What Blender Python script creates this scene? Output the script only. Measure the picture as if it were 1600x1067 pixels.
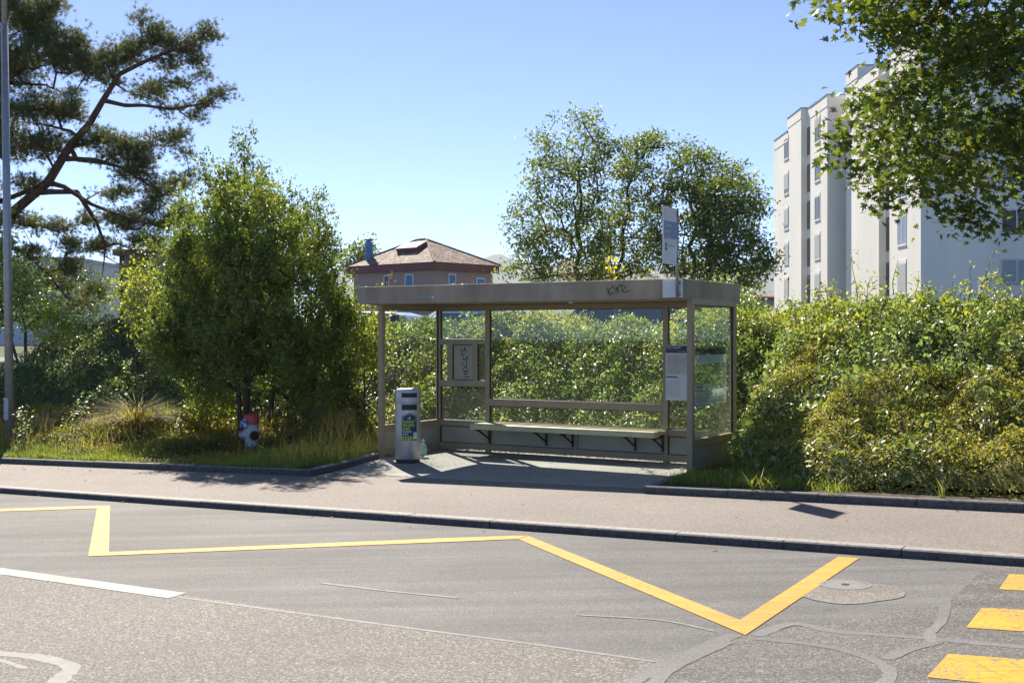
import bpy, bmesh, math
import numpy as np
from mathutils import Vector, Matrix
for o in list(bpy.data.objects): bpy.data.objects.remove(o)
sc = bpy.context.scene
COL = sc.collection
# ------------------------------------------------------------------ camera
HAZE_D = 0.9e-4
F, HY, CH = 1852.0, 523.5, 1.9
cd = bpy.data.cameras.new("camera"); cam = bpy.data.objects.new("camera", cd); COL.objects.link(cam)
cam.location = (0, 0, CH); cam.rotation_euler = (math.radians(90), 0, 0)
cd.sensor_width = 36; cd.lens = 36*F/1600; cd.shift_y = -(533.5-HY)/1600
cd.clip_start = 0.1; cd.clip_end = 20000
sc.camera = cam
# ------------------------------------------------------------------ sky and sun
SV = Vector((-0.345, 1.05, 1.0)).normalized()
ELEV = math.asin(SV.z); AZ = math.atan2(SV.x, SV.y)
w = bpy.data.worlds.new("World"); sc.world = w; w.use_nodes = True
nt = w.node_tree; nt.nodes.clear()
sky = nt.nodes.new('ShaderNodeTexSky'); sky.sky_type = 'NISHITA'; sky.sun_disc = False
sky.sun_elevation = ELEV; sky.sun_rotation = AZ; sky.altitude = 4000
sky.air_density = 0.47; sky.dust_density = 0.7; sky.ozone_density = 3.0
bg = nt.nodes.new('ShaderNodeBackground'); bg.inputs[1].default_value = 0.12
wo = nt.nodes.new('ShaderNodeOutputWorld')
nt.links.new(sky.outputs[0], bg.inputs[0]); nt.links.new(bg.outputs[0], wo.inputs[0])
ld = bpy.data.lights.new("sun", 'SUN'); ld.energy = 4.2; ld.angle = math.radians(0.53); ld.color = (1, 0.91, 0.78)
sun = bpy.data.objects.new("sun", ld); COL.objects.link(sun)
sun.rotation_euler = SV.to_track_quat('Z', 'Y').to_euler()
sc.view_settings.view_transform = 'Standard'; sc.view_settings.look = 'None'
sc.view_settings.exposure = 1.3; sc.view_settings.gamma = 1
sc.render.engine = 'CYCLES'
sc.cycles.max_bounces = 8; sc.cycles.transparent_max_bounces = 24
sc.cycles.diffuse_bounces = 4; sc.cycles.glossy_bounces = 3; sc.cycles.transmission_bounces = 4

# ------------------------------------------------------------------ frames of reference
TH = 0.546
U = np.array([math.cos(TH), -math.sin(TH)]); V = np.array([math.sin(TH), math.cos(TH)])
O0 = np.array([-2.029, 18.45])           # left front post of the shelter
SW, SD = 5.156, 1.569
def g(a, b, z=0.0):
    p = O0 + a*U + b*V
    return (float(p[0]), float(p[1]), float(z))
def ab(x, y):
    d0 = x-O0[0]; d1 = y-O0[1]
    return d0*U[0]+d1*U[1], d0*V[0]+d1*V[1]
def sstep(x, e0, e1):
    t = np.clip((x-e0)/(e1-e0), 0, 1); return t*t*(3-2*t)
def zs(a): return 0.024*(np.clip(a, -27, 33)-2.9)
BJ = -1.62
def H(a, b):                              # pavement and bay surface
    wgt = sstep(b, BJ, -0.15)*sstep(a, -1.6, -0.1)*(1-sstep(a, 5.4, 6.6))
    return zs(a)*(1-wgt)
ROADZ = -0.068
def P(px, py, off=0.0, road=False):
    z = 0.0
    for _ in range(30):
        Y = F*(CH-z)/(py-HY); X = (px-800)/F*Y
        a, b = ab(X, Y)
        z = (zs(a)+ROADZ if road else float(H(a, b)))+off
    return (X, Y, z)
def W(px, py, D): return np.array([(px-800)/F*D, D, CH+(HY-py)/F*D])

rng = np.random.default_rng(7)
_tab = np.random.default_rng(3).random((256, 256))
def vnoise(x, y, s=1.0, seed=0):
    x = np.asarray(x, float)*s+seed*17.3; y = np.asarray(y, float)*s+seed*9.1
    xi = np.floor(x).astype(int); yi = np.floor(y).astype(int); fx = x-xi; fy = y-yi
    fx = fx*fx*(3-2*fx); fy = fy*fy*(3-2*fy)
    t = lambda i, j: _tab[(xi+i) % 256, (yi+j) % 256]
    return (t(0, 0)*(1-fx)+t(1, 0)*fx)*(1-fy)+(t(0, 1)*(1-fx)+t(1, 1)*fx)*fy
def fbm(x, y, s=1.0, seed=0):
    return (vnoise(x, y, s, seed)*.55+vnoise(x, y, s*2.1, seed+1)*.3+vnoise(x, y, s*4.3, seed+2)*.15)

# ------------------------------------------------------------------ materials
def newmat(name):
    m = bpy.data.materials.new(name); m.use_nodes = True
    n = m.node_tree.nodes; l = m.node_tree.links
    return m, n, l, n['Principled BSDF']
def ramp(n, stops):
    r = n.new('ShaderNodeValToRGB'); e = r.color_ramp.elements
    while len(e) < len(stops): e.new(0.5)
    for i, (p, c) in enumerate(stops):
        e[i].position = p; e[i].color = (*c, 1) if len(c) == 3 else c
    return r
def noise_tex(n, l, scale, detail=4, coord='Object', mapping=None, rough=.55):
    tc = n.new('ShaderNodeTexCoord'); t = n.new('ShaderNodeTexNoise')
    t.inputs['Scale'].default_value = scale; t.inputs['Detail'].default_value = detail; t.inputs['Roughness'].default_value = rough
    src = tc.outputs[coord]
    if mapping:
        mp = n.new('ShaderNodeMapping'); mp.inputs['Scale'].default_value = mapping[0]; mp.inputs['Rotation'].default_value = (0, 0, mapping[1])
        l.new(src, mp.inputs[0]); src = mp.outputs[0]
    l.new(src, t.inputs['Vector']); return t
def mixc(n, l, fac, a, b, mode='MIX'):
    m = n.new('ShaderNodeMix'); m.data_type = 'RGBA'; m.blend_type = mode
    for s, v in ((m.inputs[0], fac), (m.inputs[6], a), (m.inputs[7], b)):
        if hasattr(v, 'links') or hasattr(v, 'is_linked'): l.new(v, s)
        elif isinstance(v, (int, float)): s.default_value = v
        else: s.default_value = (*v, 1)
    return m.outputs[2]
def bump(n, l, p, h, strength=.3, dist=.01):
    b = n.new('ShaderNodeBump'); b.inputs['Strength'].default_value = strength; b.inputs['Distance'].default_value = dist
    l.new(h, b.inputs['Height']); l.new(b.outputs[0], p.inputs['Normal'])
def basic(name, c, rough=.5, metal=0.0, var=.25, scale=6.0, spec=.5, bmp=0.0, streak=None):
    m, n, l, p = newmat(name)
    t = noise_tex(n, l, scale, 5, mapping=streak)
    r = ramp(n, [(0.3, tuple(x*(1-var) for x in c)), (0.7, tuple(min(1, x*(1+var*.6)) for x in c))])
    l.new(t.outputs[0], r.inputs[0]); l.new(r.outputs[0], p.inputs['Base Color'])
    p.inputs['Roughness'].default_value = rough; p.inputs['Metallic'].default_value = metal
    p.inputs['Specular IOR Level'].default_value = spec
    if bmp:
        t2 = noise_tex(n, l, scale*8, 3); bump(n, l, p, t2.outputs[0], bmp, .004)
    return m
def asphalt(name, dark, mid, light, grain=220, gr2=60, patch=.12, streaks=False, bs=.5):
    m, n, l, p = newmat(name)
    vo = n.new('ShaderNodeTexVoronoi'); vo.inputs['Scale'].default_value = grain
    tc = n.new('ShaderNodeTexCoord'); l.new(tc.outputs['Object'], vo.inputs['Vector'])
    sep = n.new('ShaderNodeSeparateColor'); l.new(vo.outputs['Color'], sep.inputs[0])
    r = ramp(n, [(0.0, dark), (0.25, tuple(x*.85 for x in mid)), (0.75, mid), (0.93, light), (1.0, tuple(min(1, x*1.25) for x in light))])
    l.new(sep.outputs[0], r.inputs[0])
    big = noise_tex(n, l, .45, 5); rb = ramp(n, [(0.3, (1-patch*1.6,)*3), (0.7, (1+patch,)*3)])
    l.new(big.outputs[0], rb.inputs[0])
    c = mixc(n, l, 1.0, r.outputs[0], rb.outputs[0], 'MULTIPLY')
    md = noise_tex(n, l, gr2, 4); rm = ramp(n, [(0.3, (.82, .82, .82)), (0.7, (1.12, 1.12, 1.12))]); l.new(md.outputs[0], rm.inputs[0])
    c = mixc(n, l, 1.0, c, rm.outputs[0], 'MULTIPLY')
    if streaks:
        st = noise_tex(n, l, 1.0, 4, mapping=((.12, 3.2, 1), TH))
        rs = ramp(n, [(0.3, (.80, .80, .80)), (0.5, (1, 1, 1)), (0.72, (1.32, 1.31, 1.29))]); l.new(st.outputs[0], rs.inputs[0])
        c = mixc(n, l, 1.0, c, rs.outputs[0], 'MULTIPLY')
        st2 = noise_tex(n, l, 1.0, 3, mapping=((.5, 22, 1), TH))
        rs2 = ramp(n, [(0.35, (.93, .93, .93)), (0.7, (1.06, 1.06, 1.06))]); l.new(st2.outputs[0], rs2.inputs[0])
        c = mixc(n, l, 1.0, c, rs2.outputs[0], 'MULTIPLY')
    sp = noise_tex(n, l, 3.1, 2); rsp = ramp(n, [(0.0, (.8, .8, .8)), (0.27, (.86, .86, .86)), (0.34, (1, 1, 1))]); l.new(sp.outputs[0], rsp.inputs[0])
    c = mixc(n, l, 1.0, c, rsp.outputs[0], 'MULTIPLY')
    l.new(c, p.inputs['Base Color']); p.inputs['Roughness'].default_value = .8
    p.inputs['Specular IOR Level'].default_value = .35
    bump(n, l, p, sep.outputs[0], bs, .006)
    return m
M = {}
M['road'] = asphalt('asphalt_lane', (.08, .08, .079), (.135, .133, .13), (.21, .207, .203), 170, 55, .17, True, .3)
M['road_near'] = asphalt('asphalt_near', (.07, .063, .055), (.175, .162, .147), (.32, .30, .275), 100, 32, .07, False, .8)
M['road_old'] = asphalt('asphalt_old', (.055, .053, .05), (.128, .122, .115), (.25, .237, .22), 110, 30, .14, True, .5)
M['walk'] = asphalt('asphalt_walk', (.125, .11, .098), (.215, .188, .165), (.32, .284, .254), 150, 30, .1, False, .35)
M['bay'] = asphalt('asphalt_bay', (.15, .155, .145), (.30, .30, .275), (.45, .45, .42), 100, 30, .16, False, .35)
M['seal'] = asphalt('bitumen_seal', (.13, .13, .13), (.18, .179, .177), (.235, .232, .228), 200, 40, .2, False, .2)
M['seal_pale'] = basic('scuffed_seal', (.20, .198, .196), .7, 0, .25, 14, .4, .2)
M['patch'] = asphalt('mortar_patch', (.12, .105, .09), (.205, .187, .168), (.32, .295, .265), 100, 30, .15, False, .7)
M['kerb'] = basic('granite_kerb', (.30, .28, .26), .75, 0, .45, 30, .4, .5)
M['kerb_dark'] = basic('soiled_shaded_kerb', (.085, .083, .08), .75, 0, .5, 26, .4, .5)  # kerb faces: shade painted into the stone colour along with soiling
M['kerb_back'] = basic('grey_stone_kerb', (.15, .15, .15), .75, 0, .5, 26, .4, .5)
M['setts'] = basic('sett_stone', (.36, .34, .31), .8, 0, .4, 25, .4, .5)
def paint(name, c, wear):
    m, n, l, p = newmat(name)
    t = noise_tex(n, l, 30, 8, rough=.75); t2 = noise_tex(n, l, 1.6, 4); t4 = noise_tex(n, l, 9, 4, mapping=((.3, 2.5, 1), TH))
    a = ramp(n, [(0.25, (.86, .85, .82)), (0.75, (1.08, 1.07, 1.05))]); l.new(t2.outputs[0], a.inputs[0])
    base = mixc(n, l, 1.0, c, a.outputs[0], 'MULTIPLY')
    a2 = ramp(n, [(0.35, (.84, .82, .80)), (0.6, (1, 1, 1))]); l.new(t4.outputs[0], a2.inputs[0])
    base = mixc(n, l, 1.0, base, a2.outputs[0], 'MULTIPLY')
    vo = n.new('ShaderNodeTexVoronoi'); vo.feature = 'DISTANCE_TO_EDGE'; vo.inputs['Scale'].default_value = 3.2
    tc = n.new('ShaderNodeTexCoord'); wv = noise_tex(n, l, 5, 3); ad = n.new('ShaderNodeVectorMath'); ad.operation = 'MULTIPLY_ADD'
    l.new(wv.outputs['Color'], ad.inputs[0]); ad.inputs[1].default_value = (.25, .25, 0); l.new(tc.outputs['Object'], ad.inputs[2]); l.new(ad.outputs[0], vo.inputs['Vector'])
    cr = ramp(n, [(0.006, (.55, .5, .45)), (0.016, (1, 1, 1))]); l.new(vo.outputs['Distance'], cr.inputs[0])
    base = mixc(n, l, .6, base, mixc(n, l, 1.0, base, cr.outputs[0], 'MULTIPLY'))
    mm = n.new('ShaderNodeMath'); mm.operation = 'MULTIPLY_ADD'; l.new(t2.outputs[0], mm.inputs[0]); mm.inputs[1].default_value = .35; mm.inputs[2].default_value = -.175
    m3 = n.new('ShaderNodeMath'); m3.operation = 'ADD'; l.new(mm.outputs[0], m3.inputs[0]); l.new(t.outputs[0], m3.inputs[1])
    r = ramp(n, [(wear-.03, (1, 1, 1)), (wear+.03, (0, 0, 0))]); l.new(m3.outputs[0], r.inputs[0])
    cc = mixc(n, l, r.outputs[0], base, (.2, .18, .14))
    l.new(cc, p.inputs['Base Color']); p.inputs['Roughness'].default_value = .65; p.inputs['Specular IOR Level'].default_value = .3
    t3 = noise_tex(n, l, 160, 2); bump(n, l, p, t3.outputs[0], .4, .003)
    return m
M['yellow'] = paint('yellow_paint', (.66, .325, .045), .34)
M['yellow_worn'] = paint('worn_yellow_paint', (.66, .38, .03), .44)
M['white_paint'] = paint('white_paint', (.42, .42, .40), .46)
M['bronze'] = basic('bronze_frame', (.31, .245, .145), .45, 0, .12, 4, .5)
M['bronze2'] = basic('fascia_concrete_brown', (.335, .275, .195), .75, 0, .3, 3, .4, .15, ((1, 1, .35), 0))
M['soffit'] = basic('soffit_board', (.34, .30, .24), .7, 0, .15, 3)
M['panel'] = basic('olive_panel', (.36, .33, .245), .6, 0, .14, 2.5, .4)
M['bench'] = basic('bench_olive', (.48, .44, .25), .42, 0, .12, 5, .5)
M['dark'] = basic('dark_metal', (.03, .022, .018), .5, .2, .3, 8)
M['rubber'] = basic('black_gasket', (.012, .012, .012), .7, 0, .2, 8)
M['steel'] = basic('brushed_steel', (.50, .49, .48), .5, .75, .14, 18, .5, 0, ((1, 1, .03), 0))
M['iron'] = basic('cast_iron', (.21, .21, .21), .75, .1, .25, 40, .3, .4)
M['galv'] = basic('galvanised_steel', (.36, .37, .38), .5, .55, .16, 12)
M['alu'] = basic('white_lacquer', (.62, .63, .64), .4, 0, .1, 5)
M['black'] = basic('black_ink', (.008, .008, .009), .5, 0, .1, 5)
M['paper'] = basic('poster_paper', (.60, .60, .60), .5, 0, .05, 5)
M['navy'] = basic('navy_print', (.010, .028, .065), .4, 0, .1, 5)
M['signblue'] = basic('blue_print', (.035, .11, .30), .35, 0, .1, 5)
M['teal'] = basic('teal_print', (.64, .71, .73), .45, 0, .1, 5)
M['lime'] = basic('lime_print', (.50, .60, .03), .5, 0, .1, 5)
M['greyprint'] = basic('grey_print', (.33, .34, .34), .6, 0, .1, 5)
M['pinkprint'] = basic('map_print', (.55, .47, .44), .6, 0, .2, 40)
M['red'] = basic('red_enamel', (.42, .045, .04), .45, 0, .2, 9, .5)
M['hydgrey'] = basic('grey_cast_paint', (.42, .43, .45), .55, 0, .22, 14, .4, .3)
M['cangreen'] = basic('green_plastic', (.40, .55, .46), .35, 0, .2, 9)
M['canblue'] = basic('blue_carton', (.02, .10, .42), .4, 0, .2, 9)
M['wall'] = basic('render_wall', (.80, .765, .71), .9, 0, .09, .5, .3, .25, ((1, 1, .15), 0))
M['wallcap'] = basic('parapet_metal', (.25, .27, .29), .45, .3, .1, 2)
M['shutter'] = basic('roller_shutter', (.50, .50, .49), .6, 0, .05, 5)
M['loggia'] = basic('dark_window_strip', (.03, .035, .04), .25, 0, .2, .3)
M['housewall'] = basic('pink_siding', (.36, .265, .255), .8, 0, .08, 2, .3, 0, ((.1, .1, 6), 0))
M['fascia_red'] = basic('red_brown_board', (.17, .055, .06), .6, 0, .1, 3)
M['blueshut'] = basic('blue_shutter', (.05, .20, .42), .5, 0, .1, 5)
M['greywall'] = basic('grey_wall', (.26, .25, .25), .85, 0, .08, 1)
M['whitewall'] = basic('pale_wall', (.62, .64, .66), .85, 0, .06, 1)
M['soil'] = basic('soil', (.09, .07, .05), .95, 0, .4, 3, .2, .5)
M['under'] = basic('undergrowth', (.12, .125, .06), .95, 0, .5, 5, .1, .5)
M['meadow'] = basic('meadow', (.09, .11, .045), .95, 0, .3, .15, .2)
M['lot'] = asphalt('asphalt_lot', (.05, .05, .05), (.12, .12, .12), (.25, .25, .25), 60, 20, .1)
M['hill'] = basic('wooded_hill', (.06, .09, .05), .95, 0, .3, .004, .2)
M['bark'] = basic('bark', (.10, .078, .058), .9, 0, .45, 9, .2, .6, ((1, 1, .25), 0))
M['bark_red'] = basic('pine_bark', (.12, .065, .045), .9, 0, .45, 6, .2, .6, ((1, 1, .3), 0))
M['twig'] = basic('dry_twig', (.24, .19, .13), .9, 0, .3, 9, .2)
def tiles():
    m, n, l, p = newmat('roof_tiles')
    vo = n.new('ShaderNodeTexVoronoi'); vo.inputs['Scale'].default_value = 4.2
    tc = n.new('ShaderNodeTexCoord'); mp = n.new('ShaderNodeMapping'); mp.inputs['Scale'].default_value = (1, 1, 1.8)
    l.new(tc.outputs['Object'], mp.inputs[0]); l.new(mp.outputs[0], vo.inputs['Vector'])
    sp = n.new('ShaderNodeSeparateColor'); l.new(vo.outputs['Color'], sp.inputs[0])
    r = ramp(n, [(0.0, (.04, .025, .02)), (0.4, (.13, .075, .055)), (0.8, (.24, .15, .11)), (1, (.36, .27, .22))]); l.new(sp.outputs[0], r.inputs[0])
    l.new(r.outputs[0], p.inputs['Base Color']); p.inputs['Roughness'].default_value = .8
    bump(n, l, p, vo.outputs['Distance'], .7, .05); return m
M['tiles'] = tiles()
def glassmat(name, tint, refl=.10, dirt=.05):
    m, n, l, p = newmat(name); n.remove(p)
    out = n['Material Output']
    tr = n.new('ShaderNodeBsdfTransparent'); tr.inputs[0].default_value = (*tint, 1)
    gl = n.new('ShaderNodeBsdfGlossy'); gl.inputs['Roughness'].default_value = .02; gl.inputs[0].default_value = (.9, .95, .93, 1)
    fr = n.new('ShaderNodeFresnel'); fr.inputs[0].default_value = 1.5
    mx = n.new('ShaderNodeMixShader'); l.new(fr.outputs[0], mx.inputs[0]); l.new(tr.outputs[0], mx.inputs[1]); l.new(gl.outputs[0], mx.inputs[2])
    df = n.new('ShaderNodeBsdfDiffuse'); df.inputs[0].default_value = (.55, .6, .57, 1)
    tl = n.new('ShaderNodeBsdfTranslucent'); tl.inputs[0].default_value = (.55, .6, .57, 1)
    ad = n.new('ShaderNodeMixShader'); ad.inputs[0].default_value = .5; l.new(df.outputs[0], ad.inputs[1]); l.new(tl.outputs[0], ad.inputs[2])
    t = noise_tex(n, l, 2.5, 6); r = ramp(n, [(0.35, (dirt*.4,)*3), (0.75, (dirt*1.8,)*3)]); l.new(t.outputs[0], r.inputs[0])
    m2 = n.new('ShaderNodeMixShader'); l.new(r.outputs[0], m2.inputs[0]); l.new(mx.outputs[0], m2.inputs[1]); l.new(ad.outputs[0], m2.inputs[2])
    l.new(m2.outputs[0], out.inputs[0]); return m
M['glass'] = glassmat('shelter_glass', (.95, .98, .96), .1, .014)
M['glass_green'] = glassmat('green_glass', (.87, .95, .92), .1, .05)
M['pane'] = basic('window_pane', (.06, .06, .058), .32, 0, .2, .5, .35)
M['curtain_pane'] = basic('curtained_pane', (.17, .18, .19), .15, 0, .15, 1.5, .6)
M['winframe'] = basic('window_frame', (.60, .58, .54), .6, 0, .05, 2)
def carpaint(name, c):
    m, n, l, p = newmat(name); p.inputs['Base Color'].default_value = (*c, 1); p.inputs['Roughness'].default_value = .3
    p.inputs['Metallic'].default_value = .2; p.inputs['Coat Weight'].default_value = .8; p.inputs['Coat Roughness'].default_value = .05
    return m
M['car_white'] = carpaint('white_car_paint', (.62, .66, .70)); M['car_blue'] = carpaint('blue_car_paint', (.012, .03, .10))
M['car_silver'] = carpaint('silver_car_paint', (.40, .43, .46)); M['car_navy'] = carpaint('navy_car_paint', (.02, .05, .13))
def leafmat(name, ca, cb, cc, tcol, transl=.4, rough=.5, spec=.3, patch=.8):
    m, n, l, p = newmat(name); out = n['Material Output']
    at = n.new('ShaderNodeAttribute'); at.attribute_name = 'rnd'
    r = ramp(n, [(0.0, ca), (0.55, cb), (1.0, cc)]); l.new(at.outputs['Fac'], r.inputs[0])
    t = noise_tex(n, l, patch, 3); rr = ramp(n, [(0.3, (.72, .78, .74)), (0.7, (1.2, 1.12, 1.0))]); l.new(t.outputs[0], rr.inputs[0])
    c = mixc(n, l, 1.0, r.outputs[0], rr.outputs[0], 'MULTIPLY')
    l.new(c, p.inputs['Base Color']); p.inputs['Roughness'].default_value = rough; p.inputs['Specular IOR Level'].default_value = spec
    tl = n.new('ShaderNodeBsdfTranslucent')
    c2 = mixc(n, l, 1.0, c, tcol, 'MULTIPLY'); l.new(c2, tl.inputs[0])
    mx = n.new('ShaderNodeMixShader'); mx.inputs[0].default_value = transl
    l.new(p.outputs[0], mx.inputs[1]); l.new(tl.outputs[0], mx.inputs[2]); l.new(mx.outputs[0], out.inputs[0]); return m
M['l_ivy'] = leafmat('ivy_leaf', (.19, .21, .045), (.265, .265, .06), (.37, .32, .085), (2.0, 2.0, .9), .38, .45, .4)
M['l_bramble'] = leafmat('bramble_leaf', (.12, .165, .06), (.19, .235, .10), (.33, .35, .20), (1.9, 2.2, .9), .36, .4, .5)
M['l_top'] = leafmat('young_leaf', (.17, .21, .045), (.26, .29, .06), (.42, .39, .10), (2.0, 2.1, .9), .42, .45, .4)
M['l_dark'] = leafmat('hedge_leaf', (.055, .085, .032), (.095, .125, .05), (.18, .195, .09), (1.9, 2.2, .9), .3, .42, .45)
M['l_mid'] = leafmat('thicket_leaf', (.095, .14, .045), (.165, .21, .075), (.30, .32, .15), (1.9, 2.3, .9), .36, .4, .5)
M['l_holly'] = leafmat('laurel_leaf', (.08, .115, .03), (.135, .17, .042), (.26, .265, .085), (2.0, 2.2, .9), .38, .36, .5)
M['l_rowan'] = leafmat('tree_leaf', (.07, .10, .035), (.115, .145, .045), (.21, .205, .075), (2.1, 2.4, .9), .38, .45, .4)
M['l_maple'] = leafmat('maple_leaf', (.042, .065, .02), (.072, .10, .028), (.15, .155, .04), (2.5, 2.7, .9), .42, .52, .3)
M['l_pine'] = leafmat('pine_needles', (.075, .11, .05), (.115, .145, .065), (.24, .19, .08), (1.8, 1.9, 1.0), .28, .5)
M['l_grass'] = leafmat('grass_blade', (.12, .18, .036), (.19, .23, .05), (.34, .31, .13), (2.0, 2.1, .9), .38, .5, .3)
M['l_straw'] = leafmat('straw_blade', (.22, .20, .05), (.33, .28, .09), (.42, .34, .16), (2.0, 2.0, 1.0), .4, .5)
M['l_cover'] = leafmat('cotoneaster_leaf', (.11, .135, .03), (.21, .20, .045), (.36, .24, .08), (2.0, 2.0, .9), .36, .45, .4)
M['l_yellow'] = leafmat('yellow_leaf', (.38, .36, .02), (.50, .45, .03), (.60, .50, .06), (1.8, 1.8, .8), .45, .4)
M['l_brown'] = leafmat('withered_leaf', (.16, .10, .05), (.25, .16, .09), (.34, .24, .15), (1.5, 1.4, 1.0), .3, .6)
M['l_litter'] = leafmat('litter_leaf', (.22, .13, .06), (.36, .25, .13), (.5, .42, .3), (1.3, 1.2, 1.0), .2, .6)

# ------------------------------------------------------------------ object helpers
ORG = {}
def tag(o, label=None, cat=None, group=None, kind=None):
    if label: o['label'] = label
    if cat: o['category'] = cat
    if group: o['group'] = group
    if kind: o['kind'] = kind
    return o
def thing(name, loc, label, cat, group=None):
    o = bpy.data.objects.new(name, None); COL.objects.link(o); o.location = loc; o.empty_display_size = .1
    ORG[o.name] = Vector(loc); return tag(o, label, cat, group)
def link(name, me, mat, parent=None, center=True, smooth=False, structure=False):
    o = bpy.data.objects.new(name, me); COL.objects.link(o)
    for m in (mat if isinstance(mat, (list, tuple)) else [mat]): me.materials.append(m)
    n = len(me.vertices); c = Vector((0, 0, 0))
    if center and n:
        co = np.empty(n*3, np.float32); me.vertices.foreach_get('co', co); co = co.reshape(-1, 3)
        c = (co.min(0)+co.max(0))/2; c[2] = co[:, 2].min(); co = co-c
        me.vertices.foreach_set('co', co.ravel().astype(np.float32)); c = Vector([float(v) for v in c])
    po = ORG[parent.name] if parent else Vector((0, 0, 0))
    o.location = c-po
    if parent: o.parent = parent
    ORG[o.name] = c
    if smooth: me.polygons.foreach_set('use_smooth', np.ones(len(me.polygons), bool))
    me.update()
    if structure: o['kind'] = 'structure'
    return o
class MB:
    def __init__(s): s.v = []; s.f = []; s.mi = []; s.cur = 0
    def add(s, vs, fs):
        k = len(s.v); s.v += [tuple(map(float, p)) for p in vs]
        for f in fs: s.f.append(tuple(i+k for i in f)); s.mi.append(s.cur)
        return s
    def hexa(s, p):   # 4 bottom, 4 top
        return s.add(p, [(3, 2, 1, 0), (4, 5, 6, 7), (0, 1, 5, 4), (1, 2, 6, 5), (2, 3, 7, 6), (3, 0, 4, 7)])
    def box(s, x0, x1, y0, y1, z0, z1):
        return s.hexa([(x0, y0, z0), (x1, y0, z0), (x1, y1, z0), (x0, y1, z0), (x0, y0, z1), (x1, y0, z1), (x1, y1, z1), (x0, y1, z1)])
    def sb(s, a0, a1, b0, b1, z0, z1):
        return s.hexa([g(a0, b0, z0), g(a1, b0, z0), g(a1, b1, z0), g(a0, b1, z0), g(a0, b0, z1), g(a1, b0, z1), g(a1, b1, z1), g(a0, b1, z1)])
    def prism(s, poly, z0, z1):
        n = len(poly); vs = [(x, y, z0) for x, y in poly]+[(x, y, z1) for x, y in poly]
        return s.add(vs, [tuple(range(n-1, -1, -1)), tuple(range(n, 2*n))]+[(i, (i+1) % n, n+(i+1) % n, n+i) for i in range(n)])
    def tube(s, pts, rad, n=8, cap=True):
        pts = [Vector(p) for p in pts]; rad = rad if hasattr(rad, '__len__') else [rad]*len(pts)
        k0 = len(s.v); vs = []
        for i, p in enumerate(pts):
            d = (pts[min(i+1, len(pts)-1)]-pts[max(i-1, 0)]).normalized()
            x = d.orthogonal().normalized() if abs(d.z) > .999 else Vector((0, 0, 1)).cross(d).normalized()
            y = d.cross(x)
            for k in range(n):
                t = 2*math.pi*k/n; vs.append(p+(x*math.cos(t)+y*math.sin(t))*rad[i])
        fs = [(i*n+k, i*n+(k+1) % n, (i+1)*n+(k+1) % n, (i+1)*n+k) for i in range(len(pts)-1) for k in range(n)]
        if cap: fs += [tuple(range(n-1, -1, -1)), tuple((len(pts)-1)*n+k for k in range(n))]
        return s.add(vs, fs)
    def lathe(s, c, prof, n=24, axis=None):
        c = Vector(c); ax = Vector(axis).normalized() if axis else Vector((0, 0, 1))
        x = ax.orthogonal().normalized(); y = ax.cross(x); vs = []
        for r, h in prof:
            for k in range(n):
                t = 2*math.pi*k/n; vs.append(c+ax*h+(x*math.cos(t)+y*math.sin(t))*r)
        m = len(prof)
        return s.add(vs, [(i*n+k, i*n+(k+1) % n, (i+1)*n+(k+1) % n, (i+1)*n+k) for i in range(m-1) for k in range(n)]+[tuple(range(n-1, -1, -1)), tuple((m-1)*n+k for k in range(n))])
    def build(s, name, mat, parent=None, smooth=False, bevel=0, structure=False, center=True, autosm=False):
        me = bpy.data.meshes.new(name); me.from_pydata(s.v, [], s.f); 
        o = link(name, me, mat, parent, center, smooth, structure)
        if len(set(s.mi)) > 1: me.polygons.foreach_set('material_index', np.array(s.mi, np.int32))
        if autosm:
            bm = bmesh.new(); bm.from_mesh(me)
            for f in bm.faces: f.smooth = True
            for e in bm.edges:
                if len(e.link_faces) == 2 and e.calc_face_angle(0) > .6: e.smooth = False
            bm.to_mesh(me); bm.free()
        if bevel:
            b = o.modifiers.new('bevel', 'BEVEL'); b.width = bevel; b.segments = 2; b.limit_method = 'ANGLE'
        return o
_fc = {}
def text(name, body, size, fn, mat, parent, align='LEFT', sx=1.0, bold=0.0):
    cu = bpy.data.curves.new('t', 'FONT'); cu.body = body; cu.size = size; cu.align_x = align; cu.resolution_u = 3
    cu.offset = bold
    to = bpy.data.objects.new('t', cu); COL.objects.link(to)
    dg = bpy.context.evaluated_depsgraph_get(); me = bpy.data.meshes.new_from_object(to.evaluated_get(dg))
    bpy.data.objects.remove(to)
    n = len(me.vertices); co = np.empty(n*3, np.float32); me.vertices.foreach_get('co', co); co = co.reshape(-1, 3)
    out = np.array([fn(x*sx, y) for x, y, _ in co], np.float32); me.vertices.foreach_set('co', out.ravel())
    me.materials.clear(); return link(name, me, mat, parent)
def plane_fn(o, r, up):
    o = np.array(o, float); r = np.array(r, float); up = np.array(up, float)
    return lambda x, y: o+r*x+up*y
def stroke(name, pts, width, fn, mat, parent):   # pen stroke polyline(s) on a surface
    mb = MB()
    for line in pts:
        for (x0, y0), (x1, y1) in zip(line[:-1], line[1:]):
            d = math.hypot(x1-x0, y1-y0) or 1; nx, ny = -(y1-y0)/d*width/2, (x1-x0)/d*width/2
            ex, ey = (x1-x0)/d*width*.4, (y1-y0)/d*width*.4
            mb.add([fn(x0+nx-ex, y0+ny-ey), fn(x0-nx-ex, y0-ny-ey), fn(x1-nx+ex, y1-ny+ey), fn(x1+nx+ex, y1+ny+ey)], [(0, 1, 2, 3)])
    return mb.build(name, mat, parent)

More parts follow.
